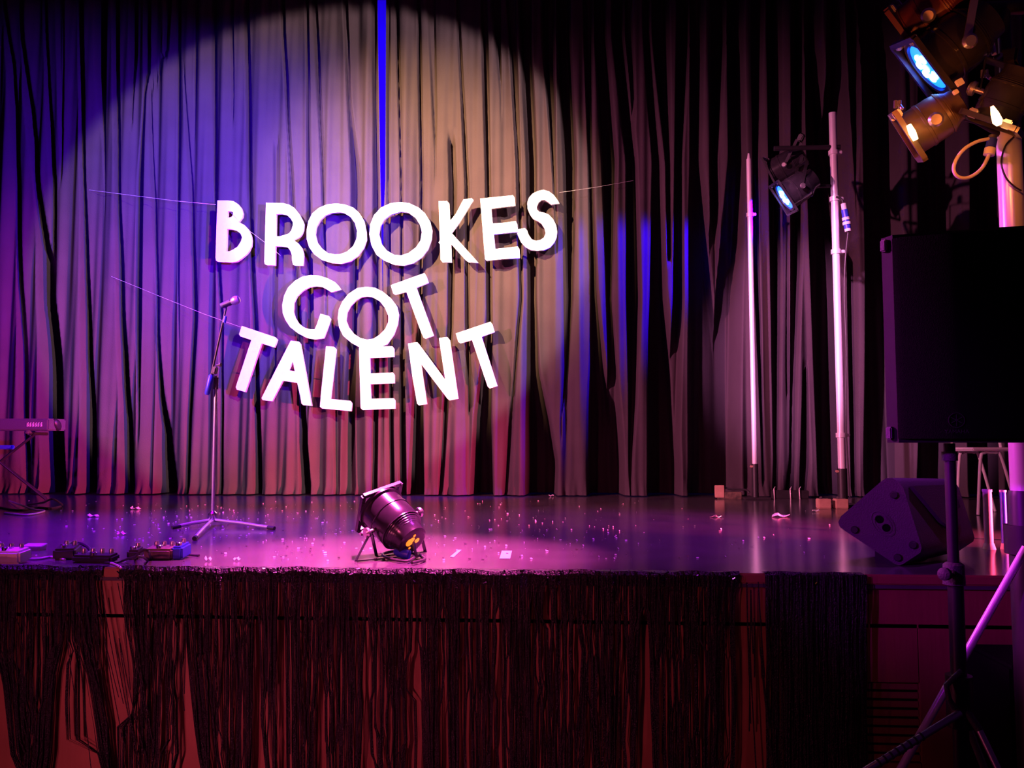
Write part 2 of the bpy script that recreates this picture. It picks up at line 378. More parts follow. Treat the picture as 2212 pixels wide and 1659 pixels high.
# ================================================================== HANGING LETTERS
YL = YC - .19
def trace(ox, oy, s, pts, y): return [onY(ox + a / s, oy + c / s, y) for a, c in pts]
def letter(ch, crop, outer, inner, label, dy=0, thick=.035):
    cu = bpy.data.curves.new('l', 'CURVE'); cu.dimensions = '2D'; cu.fill_mode = 'BOTH'; cu.extrude = thick / 2
    y = YL + dy; base = None
    for pts in [outer] + inner:
        W = trace(*crop, pts, y)
        if base is None: base = sum(W, Vector()) / len(W)
        sp = cu.splines.new('POLY'); sp.points.add(len(W) - 1)
        for p, q in zip(sp.points, W): p.co = (q.x - base.x, q.z - base.z, 0, 1)
        sp.use_cyclic_u = True
    tmp = bpy.data.objects.new('l', cu); C.objects.link(tmp); tmp.rotation_euler = (R(90), 0, 0)
    dg = bpy.context.evaluated_depsgraph_get(); me = bpy.data.meshes.new_from_object(tmp.evaluated_get(dg))
    bpy.data.objects.remove(tmp); bpy.data.curves.remove(cu)
    me.transform(Euler((R(90), 0, 0)).to_matrix().to_4x4())
    me.materials.clear(); me.materials.append(M['foam']); me.name = 'hanging_letter'
    o = bpy.data.objects.new('hanging_letter', me); C.objects.link(o); o.location = base
    tag(o, label, 'letter', 'white cut-out letters of the hanging sign'); o['base'] = list(base)
    f_ = max((p for p in me.polygons if abs(p.normal.y) > .9), key=lambda p: p.area); q = base + Vector(f_.center)
    b = MB(); b.tube([(q.x, y, q.z), (q.x, YC - .004, q.z)], .006, 8); b.build('peg', M['black'], o)
c1 = (450, 420, 10.055); c2 = (650, 425, 7.373); c3 = (930, 405, 7.628); c4 = (600, 585, 6.32)
c5 = (500, 695, 8.73); c6 = (680, 735, 10.37); c7 = (870, 690, 8.732)
letter('B', c1, [(212,140),(440,140),(560,155),(660,220),(730,310),(765,420),(755,500),(700,575),(665,607),(790,670),(890,780),(940,900),(958,1000),(950,1120),(900,1230),(850,1300),(740,1395),(640,1465),(520,1485),(220,1470),(180,1440),(170,1380),(190,700)],
       [[(440,375),(500,370),(548,395),(548,450),(520,495),(430,520)], [(425,760),(520,765),(640,800),(715,860),(745,940),(725,1020),(650,1140),(560,1200),(480,1240),(405,1248)]],
       'white foam cut-out letter B, first letter of the top word')
letter('R', c1, [(1265,190),(1640,200),(1760,230),(1870,295),(1980,430),(2050,560),(2085,650),(2075,780),(2040,870),(2000,925),(1855,1000),(1960,1070),(2040,1170),(2075,1280),(2080,1340),(2068,1550),(1890,1548),(1850,1530),(1830,1440),(1828,1330),(1800,1240),(1760,1180),(1720,1150),(1600,1135),(1470,1130),(1465,1545),(1280,1543),(1240,1520),(1228,1470)],
       [[(1488,435),(1590,430),(1720,455),(1800,530),(1848,610),(1845,690),(1815,790),(1765,855),(1680,885),(1560,918),(1480,920)]],
       'white foam cut-out letter R in the top word')
letter('O', c2, [(570,113),(700,130),(840,180),(930,260),(1010,390),(1045,560),(1050,690),(1005,820),(920,940),(800,1030),(650,1070),(500,1060),(340,1010),(220,920),(140,810),(100,680),(97,560),(125,400),(190,270),(300,180),(430,128)],
       [[(620,252),(700,265),(800,330),(870,430),(900,550),(890,680),(840,790),(740,880),(630,920),(540,922),(440,905),(340,830),(265,730),(235,600),(255,480),(310,380),(400,300),(500,262)]],
       'white foam ring letter O beside the R in the top word')
letter('O', c2, [(1590,90),(1730,110),(1880,180),(1980,270),(2060,400),(2095,540),(2085,680),(2030,840),(1930,970),(1800,1060),(1650,1100),(1500,1090),(1330,1020),(1210,930),(1130,780),(1095,600),(1110,450),(1170,300),(1280,180),(1430,110)],
       [[(1590,243),(1720,260),(1830,340),(1900,450),(1932,570),(1910,700),(1840,810),(1720,900),(1600,940),(1490,930),(1370,860),(1290,760),(1247,600),(1265,480),(1330,370),(1440,290)]],
       'white foam ring letter O beside the K in the top word')
letter('K', c3, [(138,232),(275,230),(312,270),(325,540),(335,545),(420,440),(545,205),(680,183),(712,215),(675,270),(620,365),(480,590),(352,757),(790,1245),(635,1240),(580,1200),(400,1000),(345,940),(355,1240),(205,1240),(172,1200),(160,940),(137,912),(158,880)], [],
       'white foam cut-out letter K in the top word')
letter('E', c3, [(820,190),(1360,135),(1390,180),(1400,310),(1240,325),(1005,358),(1025,600),(1230,585),(1405,560),(1432,610),(1440,735),(1250,755),(1045,777),(1068,1020),(1240,1000),(1440,978),(1465,1020),(1475,1165),(1200,1185),(925,1212),(900,1180)], [],
       'tilted white foam letter E joined to the S in the top word')
letter('S', c3, [(1430,695),(1555,675),(1590,710),(1620,790),(1670,860),(1740,885),(1810,870),(1870,830),(1900,760),(1880,680),(1830,600),(1770,560),(1690,520),(1640,450),(1600,350),(1595,260),(1620,180),(1680,110),(1770,65),(1860,45),(1950,70),(2030,130),(2090,210),(2125,270),(1990,290),(1930,240),(1880,212),(1830,215),(1780,255),(1752,320),(1755,370),(1790,405),(1870,420),(1950,455),(2020,530),(2070,630),(2088,740),(2075,830),(2040,910),(1970,990),(1880,1035),(1760,1047),(1650,1035),(1560,980),(1490,900),(1440,790),(1418,735)], [],
       'white foam cut-out letter S ending the top word', .04)
letter('G', c4, [(865,255),(740,297),(690,265),(620,225),(530,213),(440,228),(350,275),(270,350),(225,440),(218,560),(240,640),(290,720),(360,775),(440,800),(510,803),(540,740),(590,590),(700,620),(725,660),(690,770),(635,920),(520,940),(410,920),(290,860),(175,770),(110,670),(75,580),(68,470),(95,340),(150,230),(240,140),(340,85),(450,62),(560,68),(680,105),(780,155),(830,205)], [],
       'white foam cut-out letter G of the short middle word')
letter('O', c4, [(1220,222),(1330,235),(1440,290),(1550,380),(1630,490),(1655,600),(1640,730),(1590,870),(1500,1000),(1430,1035),(1330,1060),(1220,1065),(1120,1045),(1010,985),(900,890),(845,780),(825,650),(840,530),(890,420),(970,320),(1090,240)],
       [[(1220,355),(1300,362),(1400,420),(1470,510),(1515,620),(1515,700),(1470,800),(1390,880),(1310,930),(1220,942),(1130,920),(1040,860),(970,770),(935,680),(950,570),(1000,480),(1080,400),(1150,362)]],
       'white foam ring letter O of the short middle word, resting on an E', .04)
letter('T', c4, [(1548,200),(2005,35),(2030,75),(2062,165),(1895,232),(2132,885),(2025,930),(1995,915),(1965,850),(1760,290),(1610,333),(1580,310)], [],
       'tilted white foam letter T of the short middle word')
letter('T', c5, [(205,82),(825,290),(873,340),(822,490),(580,413),(275,1328),(110,1280),(92,1235),(385,348),(180,280),(155,240)], [],
       'white foam letter T beginning the bottom word, near the microphone')
letter('A', c5, [(1128,360),(1275,378),(1310,425),(1522,1588),(1360,1572),(1330,1545),(1310,1420),(1250,1155),(980,1115),(780,1500),(600,1480),(578,1440),(830,940)], [[(1168,755),(1203,937),(1085,918)]],
       'white foam cut-out letter A of the bottom word')
letter('L', c6, [(262,140),(430,148),(487,205),(362,1315),(800,1358),(838,1415),(825,1590),(175,1530),(125,1490),(150,1180)], [],
       'white foam cut-out letter L of the bottom word')
letter('E', c6, [(1010,160),(1740,138),(1780,195),(1785,375),(1240,398),(1248,745),(1755,728),(1790,780),(1795,965),(1250,985),(1265,1312),(1770,1300),(1805,1350),(1810,1532),(1085,1565),(1035,1520),(1000,185)], [],
       'upright white foam letter E of the bottom word')
letter('N', c7, [(105,458),(275,432),(310,470),(805,1140),(687,355),(845,335),(893,395),(1052,1497),(890,1530),(850,1500),(355,845),(380,1060),(463,1598),(310,1622),(275,1590),(190,1100)], [],
       'white foam cut-out letter N of the bottom word')
letter('T', c7, [(1005,268),(1655,48),(1692,95),(1735,240),(1490,328),(1788,1255),(1645,1305),(1605,1270),(1310,393),(1095,455),(1050,425)], [],
       'white foam letter T ending the bottom word')
# nylon lines that hold the letters
def line(pts, label, r_=.0015, y=YL, pin=0):
    b = MB(); n_ = len(pts) - 1; b.tube([onY(x, y_, YC if i == pin else y) for i, (x, y_) in enumerate(pts)], r_, 6); o = b.build('nylon_line', M['line'], base=onY(*pts[0], y))
    tag(o, label, 'line', 'nylon lines holding the letters')
line([(190, 410), (300, 424), (380, 434), (466, 442)], 'thin nylon line running left from the top of the B', .002)
line([(228, 592), (345, 640), (440, 678), (524, 708)], 'thin nylon line running left from the first T of the bottom word')
line([(496, 456), (530, 492), (574, 525), (606, 552)], 'thin nylon line slanting between the B and the R', .0014, YL - .022, -1)
line([(1208, 416), (1290, 404), (1368, 390)], 'thin nylon line running right from the top of the S', .0014, pin=2)

# ================================================================== FOIL FRINGES on the stage front
rf = random.Random(11)
gaps = [  # (points (y, x centre, width)) in photo pixels where the boards show
 [(1400, -2, 4), (1470, 4, 24), (1659, 8, 52)],
 [(1380, 152, 4), (1450, 157, 40), (1560, 172, 66), (1659, 182, 80)],
 [(1245, 248, 38), (1300, 254, 30), (1345, 263, 28), (1440, 282, 28), (1530, 294, 4)],
 [(1245, 394, 4), (1340, 395, 18), (1430, 396, 30), (1560, 402, 44), (1659, 410, 56)],
 [(1260, 487, 4), (1340, 482, 9), (1520, 482, 8), (1560, 482, 2)],
 [(1245, 525, 4), (1300, 525, 11), (1335, 525, 9), (1370, 524, 2)],
 [(1345, 560, 10), (1500, 564, 13), (1659, 568, 22)],
 [(1260, 612, 4), (1345, 615, 12), (1480, 615, 16), (1659, 616, 16)],
 [(1440, 696, 3), (1500, 696, 17), (1659, 696, 19)],
 [(1345, 798, 6), (1430, 798, 16), (1659, 801, 24)],
 [(1245, 901, 4), (1345, 897, 9), (1450, 893, 22), (1659, 899, 28)],
 [(1345, 960, 11), (1659, 964, 16)], [(1345, 1003, 6), (1440, 1001, 12), (1659, 1007, 16)],
 [(1345, 1079, 12), (1659, 1077, 17)],
 [(1255, 1184, 4), (1285, 1181, 14), (1380, 1181, 14), (1440, 1182, 2)],
 [(1250, 1206, 3), (1350, 1210, 8), (1450, 1208, 8), (1500, 1207, 2)],
 [(1345, 1243, 6), (1400, 1248, 17), (1500, 1246, 10), (1560, 1242, 2)],
 [(1420, 1158, 3), (1550, 1160, 10), (1659, 1165, 14)],
 [(1345, 1343, 5), (1500, 1345, 10), (1659, 1350, 16)], [(1345, 1391, 12), (1659, 1391, 28)],
 [(1500, 1270, 3), (1659, 1271, 12)],
 [(1270, 1510, 5), (1400, 1515, 8), (1659, 1524, 12)],
 [(1260, 1572, 4), (1300, 1570, 14), (1450, 1571, 22), (1659, 1572, 26)],
 [(1245, 1606, 8), (1290, 1622, 38), (1350, 1627, 46), (1500, 1624, 38), (1659, 1620, 44)],
]
for _ in range(95):
    x = rf.uniform(30, 1580); y = rf.choice([1262, 1280, 1345, 1420, 1500]); L_ = rf.uniform(70, 260)
    gaps.append([(y, x, 1.5), (y + L_ * .5, x + rf.uniform(-3, 3), rf.uniform(3, 7)), (y + L_, x + rf.uniform(-4, 4), 1.5)])
PE = (onY(1206, 1300, YE) - onY(1006, 1300, YE)).x / 200
def gap_at(g, y):
    if y < g[0][0] - 40 or (y > g[-1][0] + 40 and g[-1][0] < 1650): return None
    if y <= g[0][0]: t = (y - g[0][0] + 40) / 40; return g[0][1], g[0][2] * t
    for i in range(len(g) - 1):
        if y <= g[i + 1][0]:
            t = (y - g[i][0]) / (g[i + 1][0] - g[i][0]); return g[i][1] + (g[i + 1][1] - g[i][1]) * t, g[i][2] + (g[i + 1][2] - g[i][2]) * t
    if g[-1][0] > 1650: return g[-1][1], g[-1][2] * 1.1
    t = (y - g[-1][0]) / 40; return g[-1][1], g[-1][2] * (1 - t)
rows = [1240, 1258, 1280, 1305, 1330, 1355, 1378, 1402, 1428, 1454, 1480, 1508, 1536, 1564, 1592, 1622, 1660, 1700]
def fringe(x0, x1, dens, label):
    base = onY((x0 + x1) / 2, 1240, YE - .02)
    root = thing('foil_fringe', base, label, 'fringe', 'black foil fringes along the stage front')
    hb = MB(); n = int((x1 - x0) / 4); vs = []; fs = []
    for i in range(n + 1):                        # crinkled header band folded over the stage edge
        x = x0 + (x1 - x0) * i / n; P = onY(x, 1240, YE)
        j = [rf.uniform(-.004, .004) for _ in range(5)]
        sag = .004 * math.sin(i * .21) + .003 * math.sin(i * .083)
        zz = STAGE
        vs += [(P.x, YE + .035, zz + .003 + j[0] * .3), (P.x, YE - .014 + j[1], zz + .006 + sag), (P.x, YE - .022 + j[2], zz - .012 + sag + j[3]), (P.x, YE - .020 + j[4], zz - .045 + sag)]
    for i in range(n):
        for k in range(3): fs.append((i * 4 + k, i * 4 + k + 1, i * 4 + 4 + k + 1, i * 4 + 4 + k))
    hb.add(vs, fs); hb.build('header_band', M['foil'], root, smooth=False)
    cb = MB()
    for k in range(int((x1 - x0) * .45)):
        P = onY(rf.uniform(x0, x1), 1240, YE); c = Vector((P.x, YE - .026 - rf.uniform(0, .012), STAGE - rf.uniform(-.008, .05)))
        u = Vector((rf.gauss(0, 1), rf.gauss(0, 1), rf.gauss(0, 1))).normalized(); v = u.orthogonal().normalized(); q = rf.uniform(.002, .0055)
        cb.add([c - u * q * 1.6 - v * q * .5, c + u * q * 1.6 - v * q * .5, c + u * q * 1.6 + v * q * .5, c - u * q * 1.6 + v * q * .5], [(0, 1, 2, 3)])
    cb.build('glint_flecks', M['glint'], root, smooth=False, kind='stuff')  # tiny mirror flecks added to catch glints along the header
    sb = MB(); cnt = int((x1 - x0) * dens); glist = [g for g in gaps if x0 - 40 < g[0][1] < x1 + 40]
    for k in range(cnt):
        xs0 = x0 + (x1 - x0) * (k + rf.random()) / cnt; lay = rf.uniform(0, .02); wv = rf.uniform(1.6, 3.4) * PE
        drift = rf.gauss(0, 2.5); ph = rf.uniform(0, 6.28); am = rf.uniform(.3, 1.6); tw = rf.uniform(-.9, .9); end = rf.choice([len(rows)] * 7 + [len(rows) - 1, len(rows) - 2])
        vs = []; side = {}
        for i, y in enumerate(rows[:end]):
            t = i / (len(rows) - 1); xx = xs0 + drift * t + am * math.sin(y * .03 + ph)
            for g in glist:
                q = gap_at(g, y)
                if q and q[1] > 1:
                    sg = side.setdefault(id(g), 1 if xs0 > g[0][1] else -1)
                    hw = q[1] * .55; dd = sg * (xx - q[0])             # distance from the gap's middle on the strand's own side
                    if dd < hw * 3: xx = q[0] + sg * (hw + max(0, dd) * (1 - .33 * hw / (hw + 6)) * .8 + (k * 37 % 11) * .45)
            P = onY(xx, y, YE); a = tw * math.sin(y * .021 + ph * 2)
            yy = YE - .024 - lay; dx, dy = wv / 2 * math.cos(a), wv / 2 * math.sin(a)
            vs += [(P.x - dx, yy - dy, P.z), (P.x + dx, yy + dy, P.z)]
        m_ = len(vs) // 2
        sb.add(vs, [(2 * i, 2 * i + 1, 2 * i + 3, 2 * i + 2) for i in range(m_ - 1)])
    sb.build('strands', M['foil'], root, smooth=False, kind='stuff')
    return root
fringe(-60, 226, .56, 'black foil fringe sheet at the far left of the stage front')
fringe(262, 1596, .56, 'long black foil fringe sheet across the middle of the stage front')
fringe(1650, 1866, .95, 'dense black foil fringe sheet beside the vent slats')
# a few loose strands swinging across the bare boards
sb = MB()
for k in range(34):
    xa = rf.choice([rf.uniform(150, 300), rf.uniform(150, 300), rf.uniform(380, 420), rf.uniform(1600, 1640), rf.uniform(600, 1500)])
    ya = rf.uniform(1245, 1400); L_ = rf.uniform(120, 330); sl = rf.uniform(.02, .22) if xa < 300 else rf.uniform(-.04, .08)
    vs = []
    for i in range(7):
        t = i / 6; P = onY(xa + sl * L_ * t * (1 + .3 * t), ya + L_ * t, YE); vs += [(P.x - .0028, YE - .05, P.z), (P.x + .0028, YE - .052, P.z)]
    sb.add(vs, [(2 * i, 2 * i + 1, 2 * i + 3, 2 * i + 2) for i in range(6)])
o = sb.build('loose_foil_strands', M['foil'], base=onY(240, 1300, YE), kind='stuff')
tag(o, 'loose black foil strands trailing over the gaps of the fringe', 'foil strands')

# ================================================================== PAR LAMPS
def aim_at(px, py, ix, iy, toward):
    """direction that runs (ix, iy) across the photo at (px, py) and leans `toward` the viewer there"""
    f_ = ray(px, py).normalized(); r1 = f_.cross(Vector((0, 0, 1))).normalized(); u1 = r1.cross(f_)
    v = (r1 * ix - u1 * iy).normalized(); return v * math.sqrt(1 - toward ** 2) - f_ * toward
def par(name, pos, aim, size, label, body='blackgloss', lens='bluelens', core='bluecore', group=None, side=None, yoke=1, floor_z=None, backglow=False, hang=None, square=False, cat='spotlight', gel=1.18):
    """pos = middle of the can; aim = unit vector out of its lens; size = can diameter"""
    r_ = size / 2; aim = Vector(aim).normalized(); side = Vector(side) if side is not None else aim.cross(Vector((0, 0, 1)))
    pos = Vector(pos); m = frame(aim, side, pos); sd = m.to_3x3() @ Vector((1, 0, 0)); upv = m.to_3x3() @ Vector((0, 1, 0))
    root = thing(name, pos, label, cat, group)
    L_ = size * 1.15
    prof = [(r_ * .60, -L_ * .60), (r_ * .70, -L_ * .585), (r_ * .74, -L_ * .42), (r_ * .88, -L_ * .33), (r_ * .97, -L_ * .20), (r_, -L_ * .1), (r_, L_ * .10), (r_ * 1.03, L_ * .11), (r_ * 1.03, L_ * .16), (r_, L_ * .17),
            (r_, L_ * .40), (r_ * 1.10, L_ * .41), (r_ * 1.10, L_ * .46), (r_ * .95, L_ * .46), (r_ * .92, L_ * .30), (r_ * .6, L_ * .18)]
    b = MB(); b.lathe(prof, m, 32); body_o = b.build('can', M[body], root)
    b = MB()
    for k in range(5):                                     # cooling fins round the back
        z = -L_ * (.40 - .035 * k); b.lathe([(r_ * (.72 + .055 * k), z), (r_ * (.78 + .055 * k), z), (r_ * (.78 + .055 * k), z + .006), (r_ * (.72 + .055 * k), z + .006)], m, 28, True)
    b.build('cooling_fins', M[body], root)
    b = MB(); b.lathe([(r_ * .90, L_ * .405), (r_ * .88, L_ * .43), (r_ * .5, L_ * .45), (.002, L_ * .455)], m, 32); ln = b.build('lens', M[lens], root)
    if core:
        b = MB()
        for q in range(7):
            a = q * .9; rad = 0 if q == 0 else r_ * .42
            b.lathe([(r_ * .17, L_ * .455), (r_ * .13, L_ * .475), (.001, L_ * .48)], m @ Matrix.Translation((rad * math.cos(a), rad * math.sin(a), 0)), 12)
        b.build('lamp_glow', M[core], ln)
    # square gel frame in front
    b = MB(); w2 = r_ * gel
    for sx, sy, lx, ly in ((0, 1, 2 * w2, .02), (0, -1, 2 * w2, .02), (1, 0, .02, 2 * w2), (-1, 0, .02, 2 * w2)):
        b.box(m @ Vector((sx * w2, sy * w2, L_ * .49)), (lx, ly, .018), m.to_3x3())
    b.build('gel_frame', M[body], root)
    for sx in (-1, 1):
        b = MB(); b.box(m @ Vector((sx * r_ * .75, r_ * 1.1, L_ * .46)), (.03, .03, .03), m.to_3x3(), bevel=.004); b.build('clip', M['steel'], root)
    # yoke: a flat strap each side joined by a bar
    if yoke:
        piv = pos; off = r_ * 1.16
        for leg_dir in ([hang] if hang is not None else []):
            hd = Vector(leg_dir).normalized(); far = size * .95
            tang = aim.cross(sd).normalized()
            pts = [piv + sd * off, piv + sd * off + hd * far, piv - sd * off + hd * far, piv - sd * off]
            b = MB()
            for a, c in ((0, 1), (1, 2), (2, 3)):
                v = pts[c] - pts[a]; f_ = frame(v, sd if a != 1 else hd)
                b.box((pts[a] + pts[c]) / 2, (.005, .026, v.length + .005), f_.to_3x3())
            b.build('yoke', M['steel' if square else 'black'], root)
            cl = piv + hd * (far + .035)
            b = MB(); b.box(cl, (.05, .05, .07), frame(hd).to_3x3(), bevel=.008); b.build('hook_clamp', M['black'], root)
    for sx in (-1, 1):
        kp = pos + sd * sx * r_ * 1.22; km = frame(sd * sx, None, kp)
        b = MB(); b.lathe([(.010, -.02), (.010, .01), (.024, .012), (.026, .024), (.018, .034)], km, 12); b.build('knob', M['steel'], root)
    if backglow:
        bm_ = m
        b = MB(); b.lathe([(r_ * .60, -L_ * .60), (r_ * .56, -L_ * .605), (.002, -L_ * .605)], bm_, 20); b.build('rear_cap', M['black'], root)
        for (a, c, s_) in ((-.20, -.06, .20), (-.08, -.16, .13), (.20, .0, .13), (.10, .26, .06), (-.14, .28, .06), (.0, -.36, .07)):
            b = MB(); b.lathe([(s_ * r_, -L_ * .612), (s_ * r_ * .6, -L_ * .622), (.001, -L_ * .625)], bm_ @ Matrix.Translation((a * r_, c * r_, 0)), 12)
            b.build('vent_glow', M['ember'], root)
    return root, m, sd, r_, L_

# --- par can on its two-legged floor bracket at the stage edge
fp = onZ(852, 1204); FPC = onY(851, 1128, fp.y); 
aim = aim_at(851, 1128, -.70, -.72, -.55)
root, m, sd, r_, L_ = par('floor_spotlight', FPC, aim, .225, 'black par can on a floor bracket at the stage edge, lamp glowing inside its back', lens='orangelens', core=None, side=(.9, .42, 0), yoke=0, backglow=True, gel=.98)
for sx, pts in ((-1, ((792, 1140), (787, 1204), (806, 1208))), (1, ((906, 1132), (912, 1206), (900, 1190)))):
    piv = FPC + sd * sx * r_ * 1.2
    for k, q in enumerate(((-.10), (.07))):
        foot = Vector((piv.x + .012 * sx + q * .35, piv.y + q, STAGE + .008))
        b = MB(); v = foot - piv; b.box((piv + foot) / 2, (.022, .005, v.length), frame(v, sd.cross(v)).to_3x3()); b.build('bracket_leg', M['blackgloss'], root)
fl = FPC - sd * r_ * 1.2; fr = FPC + sd * r_ * 1.2
for q in (-.10, .07):
    a_ = Vector((fl.x - .012 + q * .35, fl.y + q, STAGE + .008)); c_ = Vector((fr.x + .012 + q * .35, fr.y + q, STAGE + .008))
    b = MB(); v = c_ - a_; b.box((a_ + c_) / 2, (.006, .022, v.length), frame(v, (0, 0, 1)).to_3x3()); b.build('bracket_bar', M['blackgloss'], root)
tail = m @ Vector((0, 0, -L_ * .62))
b = MB(); b.tube(smooth_path([tail, tail + Vector((.02, -.03, -.06)), onZ(905, 1196, STAGE + .02), onZ(880, 1212, STAGE + .012), onZ(840, 1206, STAGE + .012), onZ(828, 1196, STAGE + .012), onZ(870, 1190, STAGE + .02), onZ(918, 1206, STAGE + .012), onZ(890, 1216, STAGE + .012)]), .007, 8)
b.build('power_cable', M['cable'], root)
b = MB(); pl = onZ(884, 1198, STAGE + .025); b.lathe([(.022, 0), (.026, .02), (.02, .06), (.009, .08)], frame((-.8, .2, .12), None, pl), 14); b.build('plug', M['bluebox'], root)

# --- twin pars on the right-hand bare pole
YP = onZ(1822, 1094).y
poleR_x = onY(1818, 960, YP).x
def bare_pole(px_b, py_b, py_top, Y, rad, label, sleeve_y, rings, taper=1):
    base = onZ(px_b, py_b); base = Vector((onY(px_b, py_b, Y).x, Y, STAGE))
    top = onY(px_b - 20, py_top, Y).z
    root = thing('lighting_pole', base, label, 'pole', 'bare metal poles on the stage')
    zs_ = onY(px_b, sleeve_y, Y).z
    b = MB(); b.tube([(base.x, Y, zs_ - .03), (base.x, Y, top)], rad, 20); b.build('pole', M['alu'], root)
    b = MB(); b.tube([(base.x, Y, STAGE + .02), (base.x, Y, zs_)], rad * 1.25, 20); b.build('sleeve', M['black'], root)
    b = MB(); b.box((base.x - rad * 1.3, Y - .01, zs_ - .025), (.03, .03, .02), bevel=.004); b.build('clip', M['wood'], root)
    b = MB(); b.box((base.x, Y, STAGE + .012), (.26, .26, .022), bevel=.004); b.build('base_plate', M['black'], root)
    for yy in rings:
        zr = onY(px_b, yy, Y).z
        b = MB(); b.tube([(base.x, Y, zr - .02), (base.x, Y, zr + .02)], rad * 1.35, 20); b.box((base.x + rad * 1.5, Y - .01, zr), (.04, .03, .028), bevel=.004); b.build('collar', M['alu'], root)
    return root, base, top
YPL = YC - .32
pl_root, plb, plt = bare_pole(1632, 1076, 344, YPL, .026, 'slim bare metal pole standing alone before the dark folds', 1002, [464])
b = MB(); b.tube([(plb.x, YPL, plt), (plb.x, YPL, plt + .06)], [.018, .010], 14); b.build('tip', M['alu'], pl_root)
pr_root, prb, prt = bare_pole(1821, 1092, 244, YP, .034, 'taller bare metal pole carrying two black spotlights on a side arm', 1012, [940, 544, 430, 330])
arm_z = onY(1800, 318, YP).z; arm2_z = onY(1800, 402, YP).z
armx = onY(1672, 318, YP).x
b = MB(); b.tube([(prb.x + .06, YP, arm_z), (armx, YP, arm_z)], .022, 14); b.build('side_arm', M['black'], pr_root)
b = MB(); b.tube([(prb.x - .02, YP, arm2_z), (onY(1765, 402, YP).x, YP, arm2_z), ], .016, 12); b.build('brace', M['black'], pr_root)
lab = 'black spotlight with a glowing blue lens on the taller bare pole'
p1 = onY(1722, 408, YP - .06)
par('pole_spotlight', p1, aim_at(1722, 408, -.82, .48, .30), .262, lab, side=(.35, -.93, .1), hang=(0.25, .15, 1), group='spotlights on the bare pole')
p2 = onY(1700, 358, YP + .28)
par('pole_spotlight', p2, aim_at(1700, 358, -.85, .4, -.1), .262, 'unlit black spotlight behind the blue-lensed one on the taller bare pole', lens='blackgloss', core=None, side=(.1, -1, 0), hang=(.3, -.6, .7), group='spotlights on the bare pole')
# hanging connector beside that pole
cb = onY(1826, 470, YP - .05)
root = thing('cable_connector', cb, 'blue and pale banded cable connector hanging beside the taller bare pole', 'connector')
b = MB(); b.tube(smooth_path([onY(1806, 425, YP - .05), onY(1818, 430, YP - .05), onY(1822, 445, YP - .05), onY(1824, 452, YP - .05)]), .009, 8); b.tube(smooth_path([onY(1832, 500, YP - .05), onY(1826, 560, YP - .05), onY(1824, 640, YP - .05), onY(1828, 760, YP - .04), onY(1827, 900, YP - .04), onY(1834, 1040, YP - .04), onY(1836, 1074, YP - .04)]), .006, 8); b.build('cable', M['cable'], root)
d = (onY(1832, 500, YP - .05) - onY(1822, 440, YP - .05))
for a, c, mm, rr_ in ((0, .22, 'white', .024), (.22, .5, 'bluebox', .030), (.5, .6, 'white', .034), (.6, .66, 'bluebox', .030), (.66, .76, 'white', .036), (.76, .9, 'bluebox', .03), (.9, 1, 'white', .028)):
    s0 = onY(1822, 440, YP - .05); b = MB(); b.tube([s0 + d * a, s0 + d * c], rr_, 14); b.build('band', M[mm], root)

# --- wind-up lighting stand at the right with a cluster of lamps
YT = 3.14
LX = onY(2184, 420, YT).x
ls = thing('lighting_stand', (LX, YT, 0), 'thick pale mast of the lighting stand behind the loudspeaker', 'light stand')
zlow = onY(2190, 1072, YT).z; ztopm = onY(2184, 285, YT).z
b = MB(); b.tube([(LX, YT, zlow), (LX, YT, ztopm)], .041, 28); b.build('mast', M['alu'], ls)
b = MB(); b.tube([(LX, YT, .30), (LX, YT, zlow), (LX, YT, zlow + .02)], [.052, .052, .047], 24); b.build('sleeve', M['black'], ls)
hubz = onY(2226, 1165, YT).z
for tx, ty in ((-.93, -.0), (.95, -.25), (.45, -.9)):
    v = Vector((tx, ty, 0)).normalized(); a_ = Vector((LX, YT, hubz)) + v * .05
    if tx == -.93: 
        a_ = onY(2216, 1183, YT - .07); e_ = onY(2085, 1415, YT - .07); e_ = a_ + (e_ - a_) * (a_.z - .02) / (a_.z - e_.z)
    else: e_ = a_ + v * .62; e_.z = .02
    b = MB(); b.tube([a_, e_], .0135, 14); lg = b.build('leg', M['alu'], ls)
    b = MB(); b.tube([e_ + (a_ - e_).normalized() * .07, e_], .02, 12); b.build('rubber_foot', M['rubber'], lg)
b = MB(); b.tube([(LX, YT, hubz - .05), (LX, YT, hubz + .05)], .066, 20); b.build('leg_collar', M['black'], ls)
b = MB(); b.tube([(LX, YT, ztopm - .02), (LX, YT, ztopm + .14)], .027, 16); b.build('top_spigot', M['black'], ls)
ZB = onY(2140, 30, YT).z
b = MB(); b.tube([(LX - .28, YT, ZB + .02), (LX + .75, YT, ZB + .02)], .024, 16); b.build('cross_bar', M['black'], ls)
b = MB(); b.tube([(LX, YT, ztopm + .1), (LX, YT, ZB + .02)], .022, 14); b.build('top_pole', M['black'], ls)
a_ = onY(2139, 72, YT - .06); c_ = onY(2148, 118, YT - .06)
b = MB(); b.tube([a_, c_], .0085, 12); b.build('bolt', M['alu'], ls, label='bright metal bolt')
b = MB(); b.lathe([(.016, 0), (.022, .01), (.014, .03)], frame((.3, -.6, .3), None, onY(2152, 134, YT - .07)), 12); b.build('wing_nut', M['steel'], ls)
b = MB(); b.tube(smooth_path([onY(2190, 296, YT - .05), onY(2172, 315, YT - .06), onY(2163, 350, YT - .06), onY(2172, 382, YT - .06), onY(2190, 402, YT - .06), onY(2206, 412, YT - .055)]), .0032, 8); b.build('cord', M['cable'], ls)

